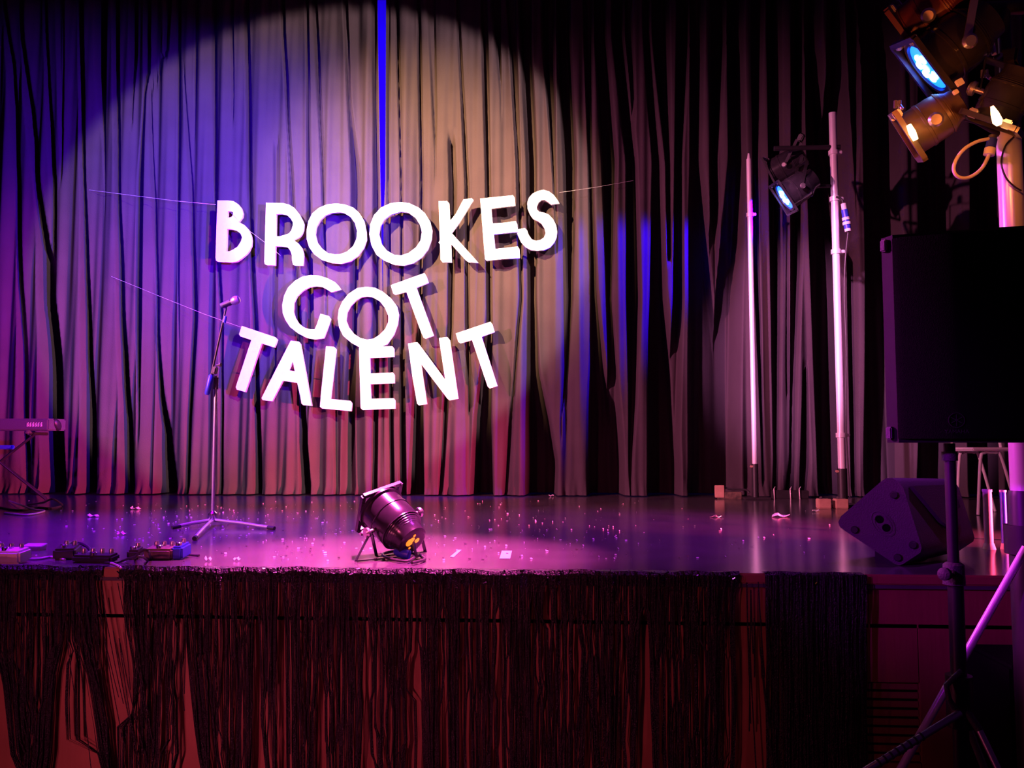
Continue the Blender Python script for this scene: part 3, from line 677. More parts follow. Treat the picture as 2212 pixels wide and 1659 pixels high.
g = 'lamps clustered on the lighting stand'
rd = par('spotlight', onY(2015, 22, YT - .02), aim_at(2015, 22, -.86, .5, -.15), .175, 'dark red spotlight can at the top of the lamp cluster', body='redcan', lens='blackgloss', core=None, side=(.25, -.95, 0), yoke=0, group=g)[0]
b = MB(); b.tube([onY(2060, -6, YT - .02), onY(2075, -14, YT), onY(2085, 18, YT)], .011, 10); b.build('arm', M['black'], rd)
par('spotlight', onY(2060, 100, YT - .06), aim_at(2060, 100, -.84, .54, .30), .215, 'black spotlight with a glowing blue lens in the lamp cluster', side=(.3, -.95, 0), hang=(.15, -.15, 1), group=g, square=True)
rt, m, sd, r_, L_ = par('spotlight', onY(2012, 262, YT - .05), aim_at(2012, 262, -.87, .45, .12), .16, 'bronze spotlight can glowing orange, lowest of the lamp cluster', body='greycan', lens='orangelens', core=None, side=(.2, -.97, 0), yoke=0, group=g)
b = MB(); b.tube([onY(2046, 244, YT - .05), onY(2110, 262, YT - .02), onY(2176, 300, YT)], .011, 10); b.build('arm', M['black'], rt)
b = MB(); q0 = onY(1963, 270, YT - .16); q1 = onY(1978, 302, YT - .16)
b.tube([q0, (q0 + q1) / 2, q1], [.008, .012, .009], 12); b.build('lamp_glow', M['orangecore'], rt)
rt, m, sd, r_, L_ = par('spotlight', onY(2172, 214, YT - .20), aim_at(2172, 214, -.5, .85, .1), .15, 'dark spotlight with a flaring amber lamp above the pale mast', body='blackgloss', lens='blackgloss', core=None, side=(.8, -.5, 0), hang=(.3, .3, .9), group=g)
b = MB(); q0 = onY(2143, 230, YT - .38); q1 = onY(2158, 270, YT - .38)
b.tube([q0, q0 + (q1 - q0) * .4, q0 + (q1 - q0) * .8, q1], [.005, .012, .015, .008], 12); b.build('lamp_glow', M['orangecore'], rt)
for px, py, lab in ((2127, 160, 'brass-lit'), (1939, 226, 'brass-lit')):
    b = MB(); c_ = onY(px, py, YT - .14)
    for dx in (-.008, .008): b.tube([c_ + Vector((dx, 0, -.012)), c_ + Vector((dx * .8, 0, .014))], .0065, 10)
    b.tube([c_ + Vector((.012, -.01, -.02)), c_ + Vector((.005, 0, 0))], .006, 8)
    b.build('wing_nut', M['steel'], rt if px > 2000 else ls)
for px, py, s_ in ((2073, 178, .026), (2064, 199, .018)):
    b = MB(); b.box(onY(px, py, YT - .15), (s_, .012, s_ * .9), Euler((0, R(-28), 0)), bevel=.002); b.build('warning_tag', M['white'], ls)
# safety cable loop with its white connector
cpos = onY(2140, 318, YT - .08)
root = thing('safety_cable', cpos, 'looped cable with a white and blue connector, lit orange', 'cable')
Lp = [(2136, 300), (2110, 306), (2083, 322), (2066, 344), (2060, 365), (2067, 380), (2084, 385), (2104, 378), (2122, 362), (2133, 342), (2136, 334)]
b = MB(); b.tube(smooth_path([onY(x, y, YT - .09) for x, y in Lp]), .0062, 10); b.build('loop', M['palecable'], root)
ax = onY(2146, 296, YT - .08) - onY(2138, 334, YT - .08)
s0 = onY(2136, 336, YT - .085)
for a, c, mm, rr_ in ((0, .42, 'white', .019), (.42, .95, 'bluebox', .017), (.95, 1.15, 'steel', .014)):
    b = MB(); b.tube([s0 + ax * a, s0 + ax * (a + .03), s0 + ax * (c - .03), s0 + ax * c], [rr_ * .8, rr_, rr_, rr_ * .85], 14); b.build('connector', M[mm], root)
lo = bpy.data.lights.new('amber_lamp', 'POINT'); lo.energy = 3.6; lo.color = (1, .16, .03); lo.shadow_soft_size = .02
oo = bpy.data.objects.new('amber_lamp', lo); C.objects.link(oo); oo.location = onY(1930, 236, YT - .34)
lo = bpy.data.lights.new('amber_lamp', 'POINT'); lo.energy = 3.6; lo.color = (1, .20, .03); lo.shadow_soft_size = .02
oo = bpy.data.objects.new('amber_lamp', lo); C.objects.link(oo); oo.location = onY(2150, 262, YT - .44)

# ================================================================== LOUDSPEAKER on its stand
ang = R(-15); SY = 2.78
cl = onY(1913, 730, SY); zt = onY(1913, 508, SY).z; zb_ = onY(1925, 956, SY).z
ux = Vector((math.cos(ang), math.sin(ang), 0)); uy = Vector((-math.sin(ang), math.cos(ang), 0))
W, D, H = .47, .30, zt - zb_
sc = Vector((cl.x, cl.y, 0)) + ux * W / 2 + uy * D / 2; sc.z = (zt + zb_) / 2
rot = Matrix((ux, uy, Vector((0, 0, 1)))).transposed()
spk = thing('loudspeaker', (sc.x, sc.y, zb_), 'large black loudspeaker on a tripod stand, seen from the front', 'loudspeaker')
b = MB(); poly = [(-W / 2, -D / 2 + .05), (-W / 2 + .03, -D / 2 + .008), (W / 2 - .03, -D / 2 + .008), (W / 2, -D / 2 + .05), (W / 2 - .06, D / 2), (-W / 2 + .06, D / 2)]
b.prism([rot @ Vector((x, y, -H / 2)) + sc for x, y in poly], (0, 0, H)); b.build('cabinet', M['darkbox'], spk)
b = MB(); gp = [(-W / 2 + .028, -D / 2 + .006), (-W / 2 + .05, -D / 2 - .008), (0, -D / 2 - .018), (W / 2 - .05, -D / 2 - .008), (W / 2 - .028, -D / 2 + .006)]
b.prism([rot @ Vector((x, y, -H / 2 + .012)) + sc for x, y in gp], (0, 0, H - .024)); b.build('grille', M['grille'], spk)
for zz in (H / 2 - .03, -H / 2 + .03):
    b = MB(); b.box(rot @ Vector((-W / 2 + .010, -D / 2 + .03, zz)) + sc, (.022, .03, .04), rot @ Euler((0, 0, R(-40))).to_matrix(), bevel=.004); b.build('corner_piece', M['plastic'], spk)
# round emblem with three crossed strokes and a row of small raised letters under it
em = rot @ Vector((onY(2075, 908, SY).x - sc.x + .00, -D / 2 - .019, 0)) + sc; em.z = onY(2075, 908, SY - .05).z
b = MB(); fm = frame(-uy, ux, em); b.lathe([(.023, 0), (.023, .003), (.0215, .003), (.0215, 0)], fm, 28, True)
for k in range(3):
    a = k * math.pi / 3 + math.pi / 2; b.box(fm @ Vector((0, 0, .001)), (.036, .0016, .002), fm.to_3x3() @ Euler((0, 0, a)).to_matrix())
b.build('emblem', M['cable'], spk)
cu = bpy.data.curves.new('t', 'FONT'); cu.body = 'YAMAHA'; cu.size = .0165; cu.align_x = 'CENTER'; cu.extrude = .0006
to = bpy.data.objects.new('t', cu); C.objects.link(to); dg = bpy.context.evaluated_depsgraph_get(); me = bpy.data.meshes.new_from_object(to.evaluated_get(dg)); bpy.data.objects.remove(to)
mt = Matrix((ux, Vector((0, 0, 1)), -uy)).transposed().to_4x4(); mt.translation = em + Vector((0, 0, -.040)) - Vector(spk['base']); me.transform(mt)
me.materials.clear(); me.materials.append(M['cable']); o = bpy.data.objects.new('lettering', me); C.objects.link(o); o.parent = spk; o['base'] = spk['base']

px_ = onY(2052, 1000, SY + .08); SX, SYY = px_.x, px_.y
ss = thing('speaker_stand', (SX, SYY, 0), 'black tripod stand under the large loudspeaker', 'speaker stand')
zc1 = onY(2052, 1228, SYY).z; zh = onY(2075, 1535, SYY).z
b = MB(); b.tube([(SX, SYY, zc1 - .02), (SX, SYY, zb_ - .002)], .0175, 18); b.build('inner_pole', M['black'], ss)
b = MB(); b.tube([(SX + .004, SYY, .12), (SX + .004, SYY, zc1 - .03)], .024, 18); b.build('outer_pole', M['black'], ss)
b = MB(); b.tube([(SX, SYY, zc1 - .05), (SX, SYY, zc1 + .012), (SX, SYY, zc1 + .02)], [.034, .032, .022], 18); b.build('collar', M['plastic'], ss)
b = MB(); b.lathe([(.008, 0), (.008, .03), (.02, .032), (.02, .05), (.012, .055)], frame((-.7, -.7, .1), None, (SX - .02, SYY - .02, zc1 - .015)), 12); b.build('knob', M['plastic'], ss)
b = MB(); b.tube([(SX + .004, SYY, zh - .05), (SX + .004, SYY, zh + .11)], .040, 18); b.build('hub', M['black'], ss)
b = MB(); zg = onY(2058, 975, SYY).z; b.tube([(SX, SYY, zg - .03), (SX, SYY, zg)], .024, 16); b.build('ring', M['plastic'], ss)
h_ = onY(2074, 1540, SYY - .03)
e1 = onY(1880, 1659, SYY - .10); e1 = h_ + (e1 - h_) * (h_.z - .02) / (h_.z - e1.z)
h2 = onY(2116, 1578, SYY - .06); e2 = onY(2155, 1659, SYY - .10); e2 = h2 + (e2 - h2) * (h2.z - .02) / (h2.z - e2.z)
h3 = Vector((SX + .02, SYY + .03, zh)); e3 = Vector((SX + .30, SYY + .25, .02))
for a_, c_, rr_ in ((h_, e1, .0115), (h2, e2, .0105), (h3, e3, .0115)):
    b = MB(); b.tube([a_, c_], rr_, 14); lg = b.build('leg', M['greymetal'], ss)
    u = (a_ - c_).normalized()
    b = MB(); b.tube([c_ + u * .08, c_], .018, 12); b.build('rubber_foot', M['rubber'], lg)
    if rr_ == .0115 and c_ is e1:
        b = MB()
        for k in range(8):
            q = h_ + (e1 - h_) * (.11 + .017 * k); b.tube([q - u * .003, q + u * .003], .0135, 12)
        b.build('ribbed_grip', M['plastic'], lg)
b = MB(); b.tube([Vector((SX + .004, SYY - .02, zh + .02)), h2], .012, 10); b.build('leg_joint', M['plastic'], ss)
b = MB(); b.tube([Vector((SX, SYY - .03, zh + .13)), onY(2044, 1480, SYY - .04), onY(2050, 1510, SYY - .05), onY(2062, 1530, SYY - .04)], .009, 10); b.build('lever', M['plastic'], ss)

# subwoofer box in the bottom right corner
sl = onY(2087, 1500, 3.61); st_ = onY(2100, 1390, 3.61).z
sub = thing('subwoofer', (sl.x + .30, 3.41, 0), 'black box subwoofer on the hall floor before the stage', 'loudspeaker')
b = MB(); b.box((sl.x + .31, 3.43, st_ / 2 + .01), (.62, .36, st_ - .02), bevel=.012); b.build('cabinet', M['grille'], sub)
b = MB(); b.box((sl.x + .31, 3.245, st_ / 2), (.54, .02, st_ - .12), bevel=.006); b.build('grille', M['grille'], sub)
for dx in (.05, .57):
    for dy in (3.29, 3.57):
        b = MB(); b.lathe([(.02, 0), (.018, .021)], Matrix.Translation((sl.x + dx, dy, 0)), 12); b.build('foot', M['rubber'], sub)

# ================================================================== WEDGE MONITOR lying at the stage edge
WY = onZ(1942, 1223).y
den = Vector((.74, .67, 0)).normalized()                    # from the near face into the body
nrm = Vector((-.28, -.96, 0)).normalized(); Cc = onZ(1942, 1222)
def onW(x, y):
    d = ray(x, y); return CAM + d * ((Cc - CAM).dot(nrm) / d.dot(nrm))
face = [(1902, 1041), (1914, 1033), (1928, 1033), (1942, 1041), (1952, 1056), (1988, 1172), (1991, 1184), (1988, 1194), (1950, 1219), (1942, 1221), (1934, 1219), (1824, 1146), (1814, 1138), (1811, 1128), (1816, 1116)]
fw3 = [onW(*p) for p in face]; Lb = .56
wm = thing('wedge_monitor', Cc, 'dark plastic wedge monitor tipped on its corner, its foot-studded base facing us', 'monitor')
ctr = sum(fw3, Vector()) / len(fw3)
b = MB()
mid = [p + den * .10 for p in fw3]
farp = []
for i, p in enumerate(fw3):
    q = ctr + (p - ctr) * .92 + den * Lb
    farp.append(q)
n = len(fw3); vs = fw3 + [ctr + (p - ctr) * 1.0 + den * .06 for p in fw3] + farp
fs = [tuple(range(n)), tuple(reversed(range(2 * n, 3 * n)))]
for k in range(2):
    for i in range(n):
        j = (i + 1) % n; fs.append((k * n + i, k * n + j, (k + 1) * n + j, (k + 1) * n + i))
b.add(vs, fs); b.build('cabinet', M['plastic'], wm)
# raised lid panel along the upper side with a hand hole
Aw, Dw = onW(1948, 1050), onW(1990, 1180)
s1 = (Dw - Aw); on_ = den.cross(s1).normalized(); on_ = on_ if on_.z > 0 else -on_
def lidp(u, v): return Aw + s1 * u + den * v + on_ * .004
b = MB(); b.prism([lidp(.02, .05), lidp(.04, .47), lidp(.50, .47), lidp(.72, .40), lidp(.80, .30), lidp(.66, .22)], on_ * .02); b.build('side_panel', M['plastic'], wm)
b = MB(); b.prism([lidp(.30, .34), lidp(.30, .44), lidp(.44, .44), lidp(.52, .34)], on_ * .0215); b.build('handle', M['rubber'], wm)
for x, y in ((1931, 1069), (1846, 1144), (1972, 1177), (1939, 1204)):
    c_ = onW(x, y) ; b = MB(); b.lathe([(.017, 0), (.017, .010), (.013, .016)], frame(nrm, None, c_), 18); b.build('rubber_foot', M['rubber'], wm)
c_ = onW(1907, 1131); e1_ = (onW(1931, 1160) - onW(1886, 1104)).normalized()
b = MB(); fm = frame(nrm, e1_, c_); b.lathe([(.05, 0), (.05, .003), (.045, .004), (.045, 0)], fm @ Matrix.Diagonal((1.35, .85, 1, 1)), 28, True)
b.lathe([(.036, 0), (.036, .003), (.031, .004), (.031, 0)], fm @ Matrix.Diagonal((1.4, .9, 1, 1)), 28, True); b.build('socket_plate', M['plastic'], wm)
for q in (-.5, .5):
    b = MB(); b.lathe([(.0175, 0), (.0175, .003), (.014, .0035), (.013, .001), (.002, .0008)], fm @ Matrix.Translation((q * .046, 0, 0)), 18); b.build('pole_socket', M['grille'], wm)
# a dark chock added for the dark sliver under the raised edge
p0, p1 = onW(1835, 1158), onW(1925, 1212)
b = MB(); q0 = onW(1850, 1165); q1 = onW(1915, 1208); dn = Vector((0, 0, 1))
b.prism([Vector((q0.x, q0.y, STAGE)) + den * .16, Vector((q1.x, q1.y, STAGE)) + den * .16, Vector((q1.x, q1.y, q1.z - .012)) + den * .16, Vector((q0.x, q0.y, q0.z - .012)) + den * .16], den * .22)
o = b.build('filler_block', M['black'], base=Vector((q0.x, q0.y, STAGE))); tag(o, 'added black block filling the dark sliver under the tipped wedge monitor', 'block')

# ================================================================== chair, tubes at stage right
CY = 6.9
cb_ = onY(2150, 1090, CY); 
ch = thing('metal_chair', (cb_.x, CY, STAGE), 'metal tube chair behind the loudspeaker at stage right', 'chair')
zs_ = onY(2140, 974, CY).z; fl_x = onY(2112, 1080, CY).x; tl_x = onY(2121, 978, CY).x; tr_x = onY(2157, 972, CY).x; fr_x = onY(2199, 1085, CY).x
for dy, nm in ((0, 'front'), (.36, 'rear')):
    b = MB(); b.tube(smooth_path([(fl_x, CY + dy, STAGE + .005), (tl_x - .012, CY + dy, zs_ - .07), (tl_x + .02, CY + dy, zs_ - .015), ((tl_x + tr_x) / 2, CY + dy, zs_ - .012), (tr_x - .02, CY + dy, zs_ - .015), (tr_x + .02, CY + dy, zs_ - .05), (fr_x, CY + dy, STAGE + .005)], 5), .0125, 10); b.build('leg_frame', M['white'], ch)
b = MB(); b.box(((tl_x + tr_x) / 2 + .08, CY + .18, zs_ + .012), (.46, .44, .028), bevel=.01); b.build('seat', M['white'], ch)
for dx in (-.12, .26):
    b = MB(); b.tube(smooth_path([((tl_x + tr_x) / 2 + dx, CY + .36, zs_), ((tl_x + tr_x) / 2 + dx, CY + .42, zs_ + .22), ((tl_x + tr_x) / 2 + dx, CY + .46, zs_ + .42)]), .0125, 10); b.build('back_post', M['white'], ch)
b = MB(); b.box(((tl_x + tr_x) / 2 + .07, CY + .45, zs_ + .34), (.42, .02, .18), Euler((R(-8), 0, 0)), bevel=.008); b.build('backrest', M['white'], ch)
for i, (px, yt, yb, ww, lab) in enumerate(((2137, 1062, 1186, 17, 'speckled pale tube with a pink top, standing beside the wedge monitor'), (2171, 1063, 1186, 12, 'blue-lit slim tube, middle of the three upright tubes'), (2194, 1098, 1168, 12, 'shortest of the three upright tubes, beside the dark stand sleeve'))):
    bs = onZ(px, yb); rr_ = ww / 2 * bs.y / F; h_t = onY(px, yt, bs.y).z - STAGE
    t_ = thing('party_tube', bs, lab, 'tube', 'upright tubes at stage right')
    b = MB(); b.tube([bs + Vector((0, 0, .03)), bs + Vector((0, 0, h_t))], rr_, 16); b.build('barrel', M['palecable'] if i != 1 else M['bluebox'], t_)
    b = MB(); b.tube([bs, bs + Vector((0, 0, .008)), bs + Vector((0, 0, .03))], [rr_ * 1.5, rr_ * 1.4, rr_ * 1.1], 16); b.build('foot', M['white'], t_)
    b = MB(); b.tube([bs + Vector((0, 0, h_t)), bs + Vector((0, 0, h_t + .012))], rr_ * 1.12, 16); b.build('cap', M['paper'], t_)

# ================================================================== things round the pole feet
def block(name, px, py, w_, d_, h, matn, label, cat, rotz=0, group=None, bev=.006, extra=None):
    p = onZ(px, py); root = thing(name, p, label, cat, group)
    rt_ = Euler((0, 0, rotz)); b = MB(); b.box(p + rt_.to_matrix() @ Vector((0, d_ / 2, h / 2)), (w_, d_, h), rt_, bevel=bev); b.build('body', M[matn], root)
    if extra: extra(root, p, rt_.to_matrix())
    return root
for px, lab in ((1783, 'orange-lit wooden block in front of the taller bare pole'), (1820, 'orange-lit wooden block at the foot of the taller bare pole')):
    block('foot_block', px, 1099, .107, .10, .082, 'wood', lab, 'block', group='wooden blocks at the pole foot', extra=lambda r0, p, m_: (lambda b: (b.box(p + Vector((-.03, .02, .092)), (.02, .02, .02), bevel=.003), b.build('bolt', M['steel'], r0)))(MB()))
def weight_extra(r0, p, m_):
    b = MB(); b.box(p + Vector((-.10, .02, .075)), (.09, .05, .12), bevel=.004); b.build('end_bracket', M['wood'], r0)
    b = MB(); b.tube(smooth_path([p + Vector((-.08, .03, .13)), p + Vector((.0, .03, .10)), p + Vector((.16, .04, .09)), p + Vector((.2, .03, .06))]), .01, 8); b.build('strap', M['cable'], r0)
block('stage_weight', 1577, 1078, .24, .08, .07, 'brown', 'low dark stage weight at the foot of the slim bare pole', 'weight', extra=weight_extra)
def strip_extra(r0, p, m_):
    for dx in (-.16, .0, .09):
        b = MB(); b.tube([p + Vector((dx, -.005, .0)), p + Vector((dx - .004, -.005, .10)), p + Vector((dx + .01, -.005, .125))], [.008, .008, .004], 8); b.build('clip', M['steel'], r0)
block('dimmer_box', 1708, 1078, .36, .10, .085, 'black', 'black box with upright clips between the two bare poles', 'box', extra=strip_extra)

# ================================================================== MICROPHONE STAND
mb = onZ(459, 1136); MY = mb.y
ms = thing('microphone_stand', mb, 'boom microphone stand with tripod base, left of the letters', 'microphone stand')
def mp(x, y, dy=0): return onY(x, y, MY + dy)
b = MB(); top = mp(468, 812); b.tube([(mb.x, MY, STAGE + .05), (mb.x, MY, top.z)], .0115, 14); b.build('pole', M['greymetal'], ms)
b = MB(); b.tube([(mb.x, MY, STAGE + .028), (mb.x, MY, STAGE + .05), (mb.x, MY, STAGE + .085), (mb.x, MY, STAGE + .10)], [.024, .034, .03, .014], 18); b.build('base_hub', M['chrome'], ms)
b = MB(); zc_ = mp(468, 822).z; b.tube([(mb.x, MY, zc_ - .06), (mb.x, MY, zc_ + .02)], .017, 14); b.build('clutch', M['plastic'], ms)
for ex, ey in ((374, 1139), (591, 1141), (420, 1163)):
    e_ = onZ(ex, ey, STAGE + .012); a_ = Vector((mb.x, MY, STAGE + .04))
    b = MB(); b.tube([a_, a_ + (e_ - a_) * .5 + Vector((0, 0, .004)), e_], .0115, 12); lg = b.build('leg', M['greymetal'], ms)
    u = (e_ - a_).normalized(); b = MB(); b.tube([e_ - u * .05, e_ + u * .008], .0125, 12); b.build('rubber_foot', M['rubber'], lg)
b0, b1 = mp(447, 853, -.03), mp(489, 662, -.03)
b = MB(); b.tube([b0 + (b1 - b0) * .22, b1], .0075, 12); b.build('boom', M['black'], ms)
b = MB(); u = (b1 - b0).normalized(); b.tube([b0, b0 + u * .012, b0 + u * .13, b0 + u * .14], [.013, .018, .018, .011], 14); b.build('counterweight', M['bluebox'], ms)
jj = mp(464, 800, -.02); b = MB(); b.box(jj, (.03, .045, .05), Euler((0, R(12), 0)), bevel=.006); b.build('boom_clamp', M['plastic'], ms)
b = MB(); b.lathe([(.006, 0), (.006, .02), (.014, .022), (.014, .034)], frame((1, -.2, .1), None, mp(468, 789, -.03)), 12); b.build('knob', M['plastic'], ms)
jc = mp(486, 690, -.03); b = MB(); b.tube([jc - u * .022, jc + u * .022], .012, 12); b.build('boom_collar', M['bluebox'], ms)
cp = mp(489, 660, -.03)
b = MB(); b.tube([b1, mp(491, 655, -.03), mp(490, 651, -.035)], .008, 10); b.build('clip_swivel', M['black'], ms)
b = MB(); q0, q1 = mp(478, 661, -.04), mp(498, 653, -.04); b.tube([q0, q1], [.019, .021], 14); b.build('microphone_clip', M['plastic'], ms)
mic = thing('microphone', mp(496, 654, -.045), 'handheld microphone in the clip of the boom stand', 'microphone')
b = MB(); b.tube([mp(482, 660, -.045), mp(502, 651.5, -.045)], [.014, .0175], 14); b.build('handle', M['black'], mic)
hc = mp(508, 649, -.045); b = MB(); ax_ = (mp(514, 646, -.045) - mp(502, 651.5, -.045)).normalized()
b.lathe([(.017, -.03), (.024, -.020), (.030, -.002), (.030, .010), (.024, .026), (.012, .033)], frame(ax_, None, hc), 20); b.build('grille_head', M['greymetal'], mic)

# ================================================================== KEYBOARD at the left edge
KY = 8.0
kl, kr = onY(-120, 915, KY).x, onY(104, 915, KY).x; kz0, kz1 = onY(60, 930, KY).z, onY(60, 904, KY).z
kb = thing('keyboard', ((kl + kr) / 2, KY + .15, kz0), 'slim electronic keyboard on a stand at the left edge, back panel towards us', 'keyboard')
b = MB(); b.box(((kl + kr) / 2, KY + .15, (kz0 + kz1) / 2), (kr - kl, .30, kz1 - kz0), bevel=.012); b.build('case', M['plastic'], kb)
b = MB(); b.lathe([(.045, 0), (.043, .008), (.036, .02), (.015, .028)], frame((1, 0, 0), None, (kr - .003, KY + .15, (kz0 + kz1) / 2)) @ Matrix.Diagonal((1, 1.6, 1, 1)), 20); b.build('end_cap', M['black'], kb)
b = MB(); xl = onY(57, 915, KY).x; xr = onY(92, 915, KY).x; zc_ = (kz0 + kz1) / 2; hh = .042
for k in range(6):                                  # blurred block lettering of the name plate
    xa = xl + (xr - xl) * k / 6; w_ = (xr - xl) / 6 * .86
    b.box((xa + w_ / 2, KY - .003, zc_), (w_ * .38, .004, hh)); b.box((xa + w_ * .72, KY - .003, zc_ - .008), (w_ * .5, .004, hh * .5)); b.box((xa + w_ * .6, KY - .003, zc_ + hh * .36), (w_ * .7, .004, hh * .28))
b.build('name_lettering', M['paper'], kb)
for x in (onY(58, 930, KY).x, kl + .2):
    b = MB(); b.lathe([(.03, -.03), (.034, -.02), (.022, 0)], Matrix.Translation((x, KY + .02, kz0)), 14); b.build('foot', M['plastic'], kb)
kst = thing('keyboard_stand', (onY(10, 930, KY).x, KY + .15, STAGE), 'dark crossed-leg stand under the keyboard', 'stand')
for dy in (.05, .25):
    for a_, c_ in (((-75, 940), (100, 1075)), ((75, 940), (-100, 1075))):
        A_, C_ = onY(*a_, KY + dy), onY(*c_, KY + dy); A_.z = kz0 - .035; C_.z = STAGE + .014
        b = MB(); b.tube([A_, C_], .0125, 10); b.build('leg', M['black'], kst)
for px in (-82, 82):
    A_ = onY(px, 940, KY + .15); b = MB(); b.tube([(A_.x, KY, kz0 - .03), (A_.x, KY + .30, kz0 - .03)], .014, 10); b.build('support_bar', M['black'], kst)
b = MB(); A_ = onY(4, 966, KY + .1); b.box(A_, (.24, .05, .04), bevel=.008); b.build('brace', M['bluebox'], kst)

# ================================================================== cables and pedals along the stage edge at left
def cable(pts, label, r_=.0055, m_='cable', name='cable'):
    P = [onZ(x, y, STAGE + r_ + h) for x, y, h in pts]; b = MB(); b.tube(smooth_path(P, 6), r_, 8)
    o = b.build(name, M[m_], base=P[0]); tag(o, label, 'cable', 'cables left on the stage'); return o
cable([(430, 1200, 0), (400, 1196, .0), (395, 1180, .02), (384, 1172, .03), (370, 1182, .02), (352, 1196, 0), (330, 1206, 0), (322, 1196, .04), (322, 1192, .10), (312, 1188, .115), (298, 1196, .07), (292, 1206, 0)], 'cable arching over the dark pedal near the microphone stand')
cable([(318, 1210, 0), (309, 1204, .03), (296, 1202, .045), (280, 1206, .02), (262, 1212, 0), (240, 1216, 0), (200, 1212, 0), (160, 1214, 0)], 'cable humped beside the blue pedal, trailing left')
cable([(46, 1188, 0), (48, 1198, 0), (62, 1206, 0), (84, 1207, 0), (110, 1203, 0), (140, 1209, 0)], 'pale cable curling round the flat tray', m_='palecable')
cable([(148, 1180, .02), (160, 1192, .02), (178, 1198, .01), (196, 1190, 0), (182, 1176, 0), (160, 1172, 0), (142, 1176, 0), (130, 1186, 0)], 'looped cable behind the dark pedal lump', .007)
cable([(228, 1214, 0), (246, 1218, 0), (258, 1224, 0), (262, 1228, -.006)], 'pale cable end drooping at the stage lip', .005, 'palecable')
cable([(60, 1090, 0), (92, 1086, .03), (112, 1078, .09), (126, 1084, .06), (134, 1092, 0), (110, 1098, 0), (80, 1096, 0), (40, 1102, 0), (0, 1096, 0)], 'cable looped on the floor below the keyboard', .008)
cable([(20, 1082, 0), (48, 1092, .02), (70, 1100, .01), (96, 1104, 0), (60, 1112, 0), (10, 1108, 0)], 'second cable tangled below the keyboard', .008, 'palecable')
def knobs(n, w_):
    def f(r0, p, m_):
        for k in range(n):
            b = MB(); b.lathe([(.010, 0), (.011, .012), (.008, .02)], Matrix.Translation(p + Vector(((k - (n - 1) / 2) * w_, .05, r0['h']))), 12); b.build('knob', M['steel'], r0)
    return f
def pedal(px, py, w_, d_, h, mt_, label, n=2, rz=0, cat='pedal'):
    p = onZ(px, py); root = thing('effects_pedal', p, label, cat, 'pedals along the stage edge'); root['h'] = h
    rt_ = Euler((R(6), 0, rz)); b = MB(); b.box(p + Vector((0, d_ / 2, h / 2 + .004)), (w_, d_, h), rt_, bevel=min(.01, h * .3)); b.build('body', M[mt_], root)
    for k in range(n):
        b = MB(); b.lathe([(.010, -.004), (.011, .012), (.008, .02)], Matrix.Translation(p + Vector(((k - (n - 1) / 2) * w_ / (n + .5), d_ * .7, h + .008))), 12); b.build('knob', M['steel'], root)
    b = MB(); b.lathe([(.016, -.004), (.016, .008), (.012, .012)], Matrix.Translation(p + Vector((0, d_ * .25, h + .004))), 14); b.build('foot_switch', M['chrome'], root)
    return root
pedal(2, 1219, .17, .10, .06, 'paper', 'pale pedal lit pink at the far left of the stage edge', 3)
pedal(128, 1210, .10, .13, .055, 'black', 'dark pedal lump left of the long dark bar', 2, .3)
pedal(196, 1217, .20, .08, .035, 'black', 'long low dark pedal bar left of the blue pedal', 4, -.05)
pedal(338, 1211, .135, .11, .055, 'brown', 'dark brown pedal with a worn gold front, next to the blue one', 3, .03)
pedal(379, 1210, .055, .12, .065, 'bluebox', 'bright blue pedal beside the microphone stand foot', 1, .05)
pedal(282, 1209, .06, .10, .045, 'black', 'small black pedal under the humped cable', 1, .2)
b = MB(); p = onZ(66, 1190); b.box(p + Vector((0, .03, .022)), (.105, .07, .012), Euler((R(8), 0, .06)), bevel=.003); b.box(p + Vector((0, .03, .009)), (.09, .06, .018)); o = b.build('flat_tray', M['tape'], base=p); tag(o, 'flat pale tray lying behind the curled cable', 'tray')

# ================================================================== scraps, tape and confetti on the stage floor
def scrap(px, py, s_, label, lift=.01, m_='paper', seed=0):
    q = random.Random(seed); p = onZ(px, py); b = MB(); n = 6; vs = []
    for i in range(n + 1):
        t = i / n - .5; z = lift * (.5 - .5 * math.cos(t * 9 + seed)) + .003
        wv = .42 * s_ * (1 - (abs(t) * 1.4) ** 2 * .6) * q.uniform(.75, 1.2)
        vs += [p + Vector((t * s_, -wv / 2, z)), p + Vector((t * s_ + .1 * s_, wv / 2, z + q.uniform(0, lift)))]
    k = len(vs); vs += [v + Vector((0, 0, .0015)) for v in vs]
    fs = [(2 * i, 2 * i + 1, 2 * i + 3, 2 * i + 2) for i in range(n)] + [(k + 2 * i + 2, k + 2 * i + 3, k + 2 * i + 1, k + 2 * i) for i in range(n)]
    fs += [(2 * i + 2, k + 2 * i + 2, k + 2 * i, 2 * i) for i in range(n)] + [(2 * i + 1, k + 2 * i + 1, k + 2 * i + 3, 2 * i + 3) for i in range(n)] + [(0, k, k + 1, 1), (2 * n + 1, k + 2 * n + 1, k + 2 * n, 2 * n)]
    b.add(vs, fs); o = b.build('paper_scrap', M[m_], base=p, smooth=False); tag(o, label, 'scrap', 'paper scraps on the stage floor')
scrap(200, 1117, .075, 'bright paper scrap in the blue-violet area, left of another scrap', .012, seed=1)
scrap(292, 1101, .075, 'bright paper scrap near the curtain, left of the microphone stand', .014, seed=2)
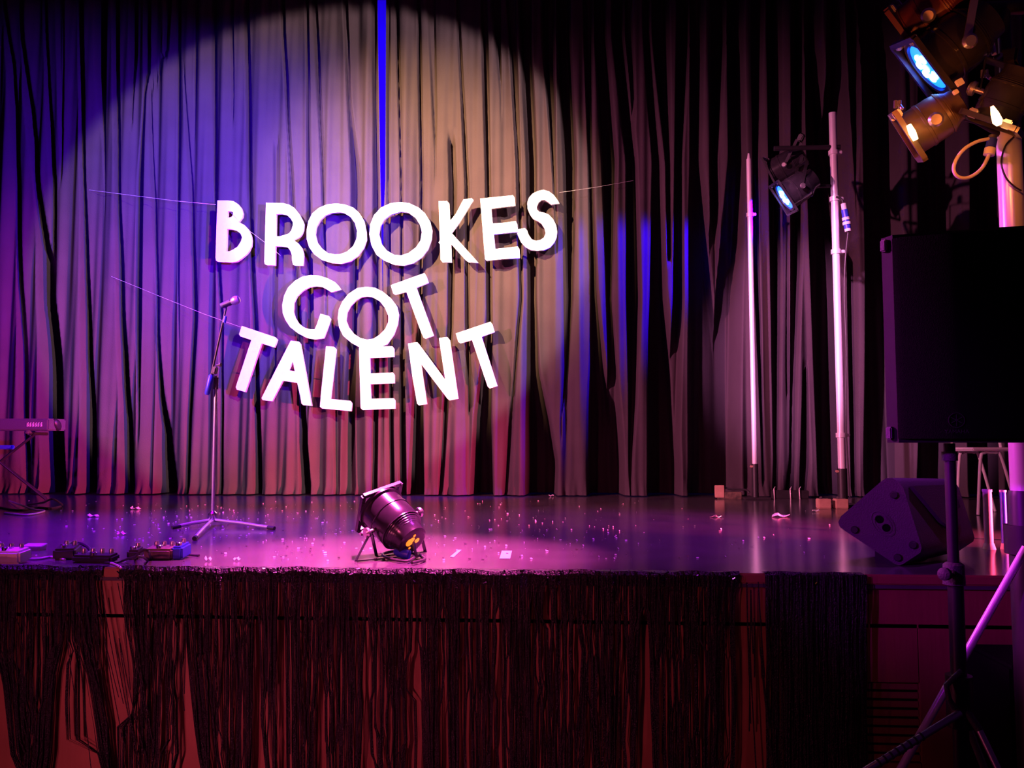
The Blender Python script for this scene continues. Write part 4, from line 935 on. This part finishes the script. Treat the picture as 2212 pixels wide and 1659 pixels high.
scrap(262, 1156, .05, 'small bright scrap between the pedals and the microphone stand', .012, seed=3)
scrap(1545, 1118, .085, 'glinting scrap on the purple floor left of the pole reflection', .01, 'steel', seed=4)
scrap(1685, 1117, .13, 'curled paper scrap on the floor between the two bare poles', .014, seed=5)
scrap(1762, 1106, .06, 'small bright scrap before the wooden blocks', .01, seed=6)
scrap(1190, 1073, .05, 'tiny glowing scrap at the curtain hem', .015, seed=7)
scrap(449, 1213, .03, 'small pink scrap on the stage lip, left of its pair', .012, seed=8)
scrap(511, 1212, .03, 'small pink scrap on the stage lip, right of its pair', .012, seed=9)
for pts, lab in ((((972, 1203), (990, 1188), (997, 1188), (980, 1204)), 'slanted strip of pale tape on the stage right of the floor par can'), (((1079, 1207), (1084, 1190), (1106, 1190), (1102, 1207)), 'square piece of pale tape near the stage edge')):
    b = MB(); b.prism([onZ(*q, STAGE + .0012) for q in pts], (0, 0, .0012)); o = b.build('tape_piece', M['tape'], base=onZ(*pts[0])); tag(o, lab, 'tape', 'tape pieces on the stage floor')
rc = random.Random(5); b = MB()
for k in range(620):
    t = rc.random()
    if t < .35: px, py = rc.gauss(420, 110), rc.gauss(1125, 26)
    elif t < .75: px, py = rc.uniform(560, 1400), rc.uniform(1082, 1215)
    else: px, py = rc.uniform(0, 1800), rc.uniform(1078, 1215)
    if py < 1078 or py > 1222: continue
    p = onZ(px, py); s_ = rc.uniform(.0025, .0075); a = rc.uniform(0, 3.14); h = rc.uniform(.001, .008)
    u = Vector((math.cos(a), math.sin(a), 0)) * s_; v = Vector((-math.sin(a), math.cos(a), 0)) * s_ * rc.uniform(.25, .6)
    z = Vector((0, 0, .0018)); l_ = Vector((0, 0, h))
    b.add([p + z - u - v, p + z + u - v, p + z + u + v + l_, p + z - u + v + l_], [(0, 1, 2, 3)])
o = b.build('confetti', M['tape'], base=onZ(800, 1150), smooth=False, kind='stuff'); tag(o, 'tiny pale confetti flecks scattered over the stage floor', 'confetti')
for o in list(SC.objects):
    for k in ('base', 'h'):
        if k in o: del o[k]
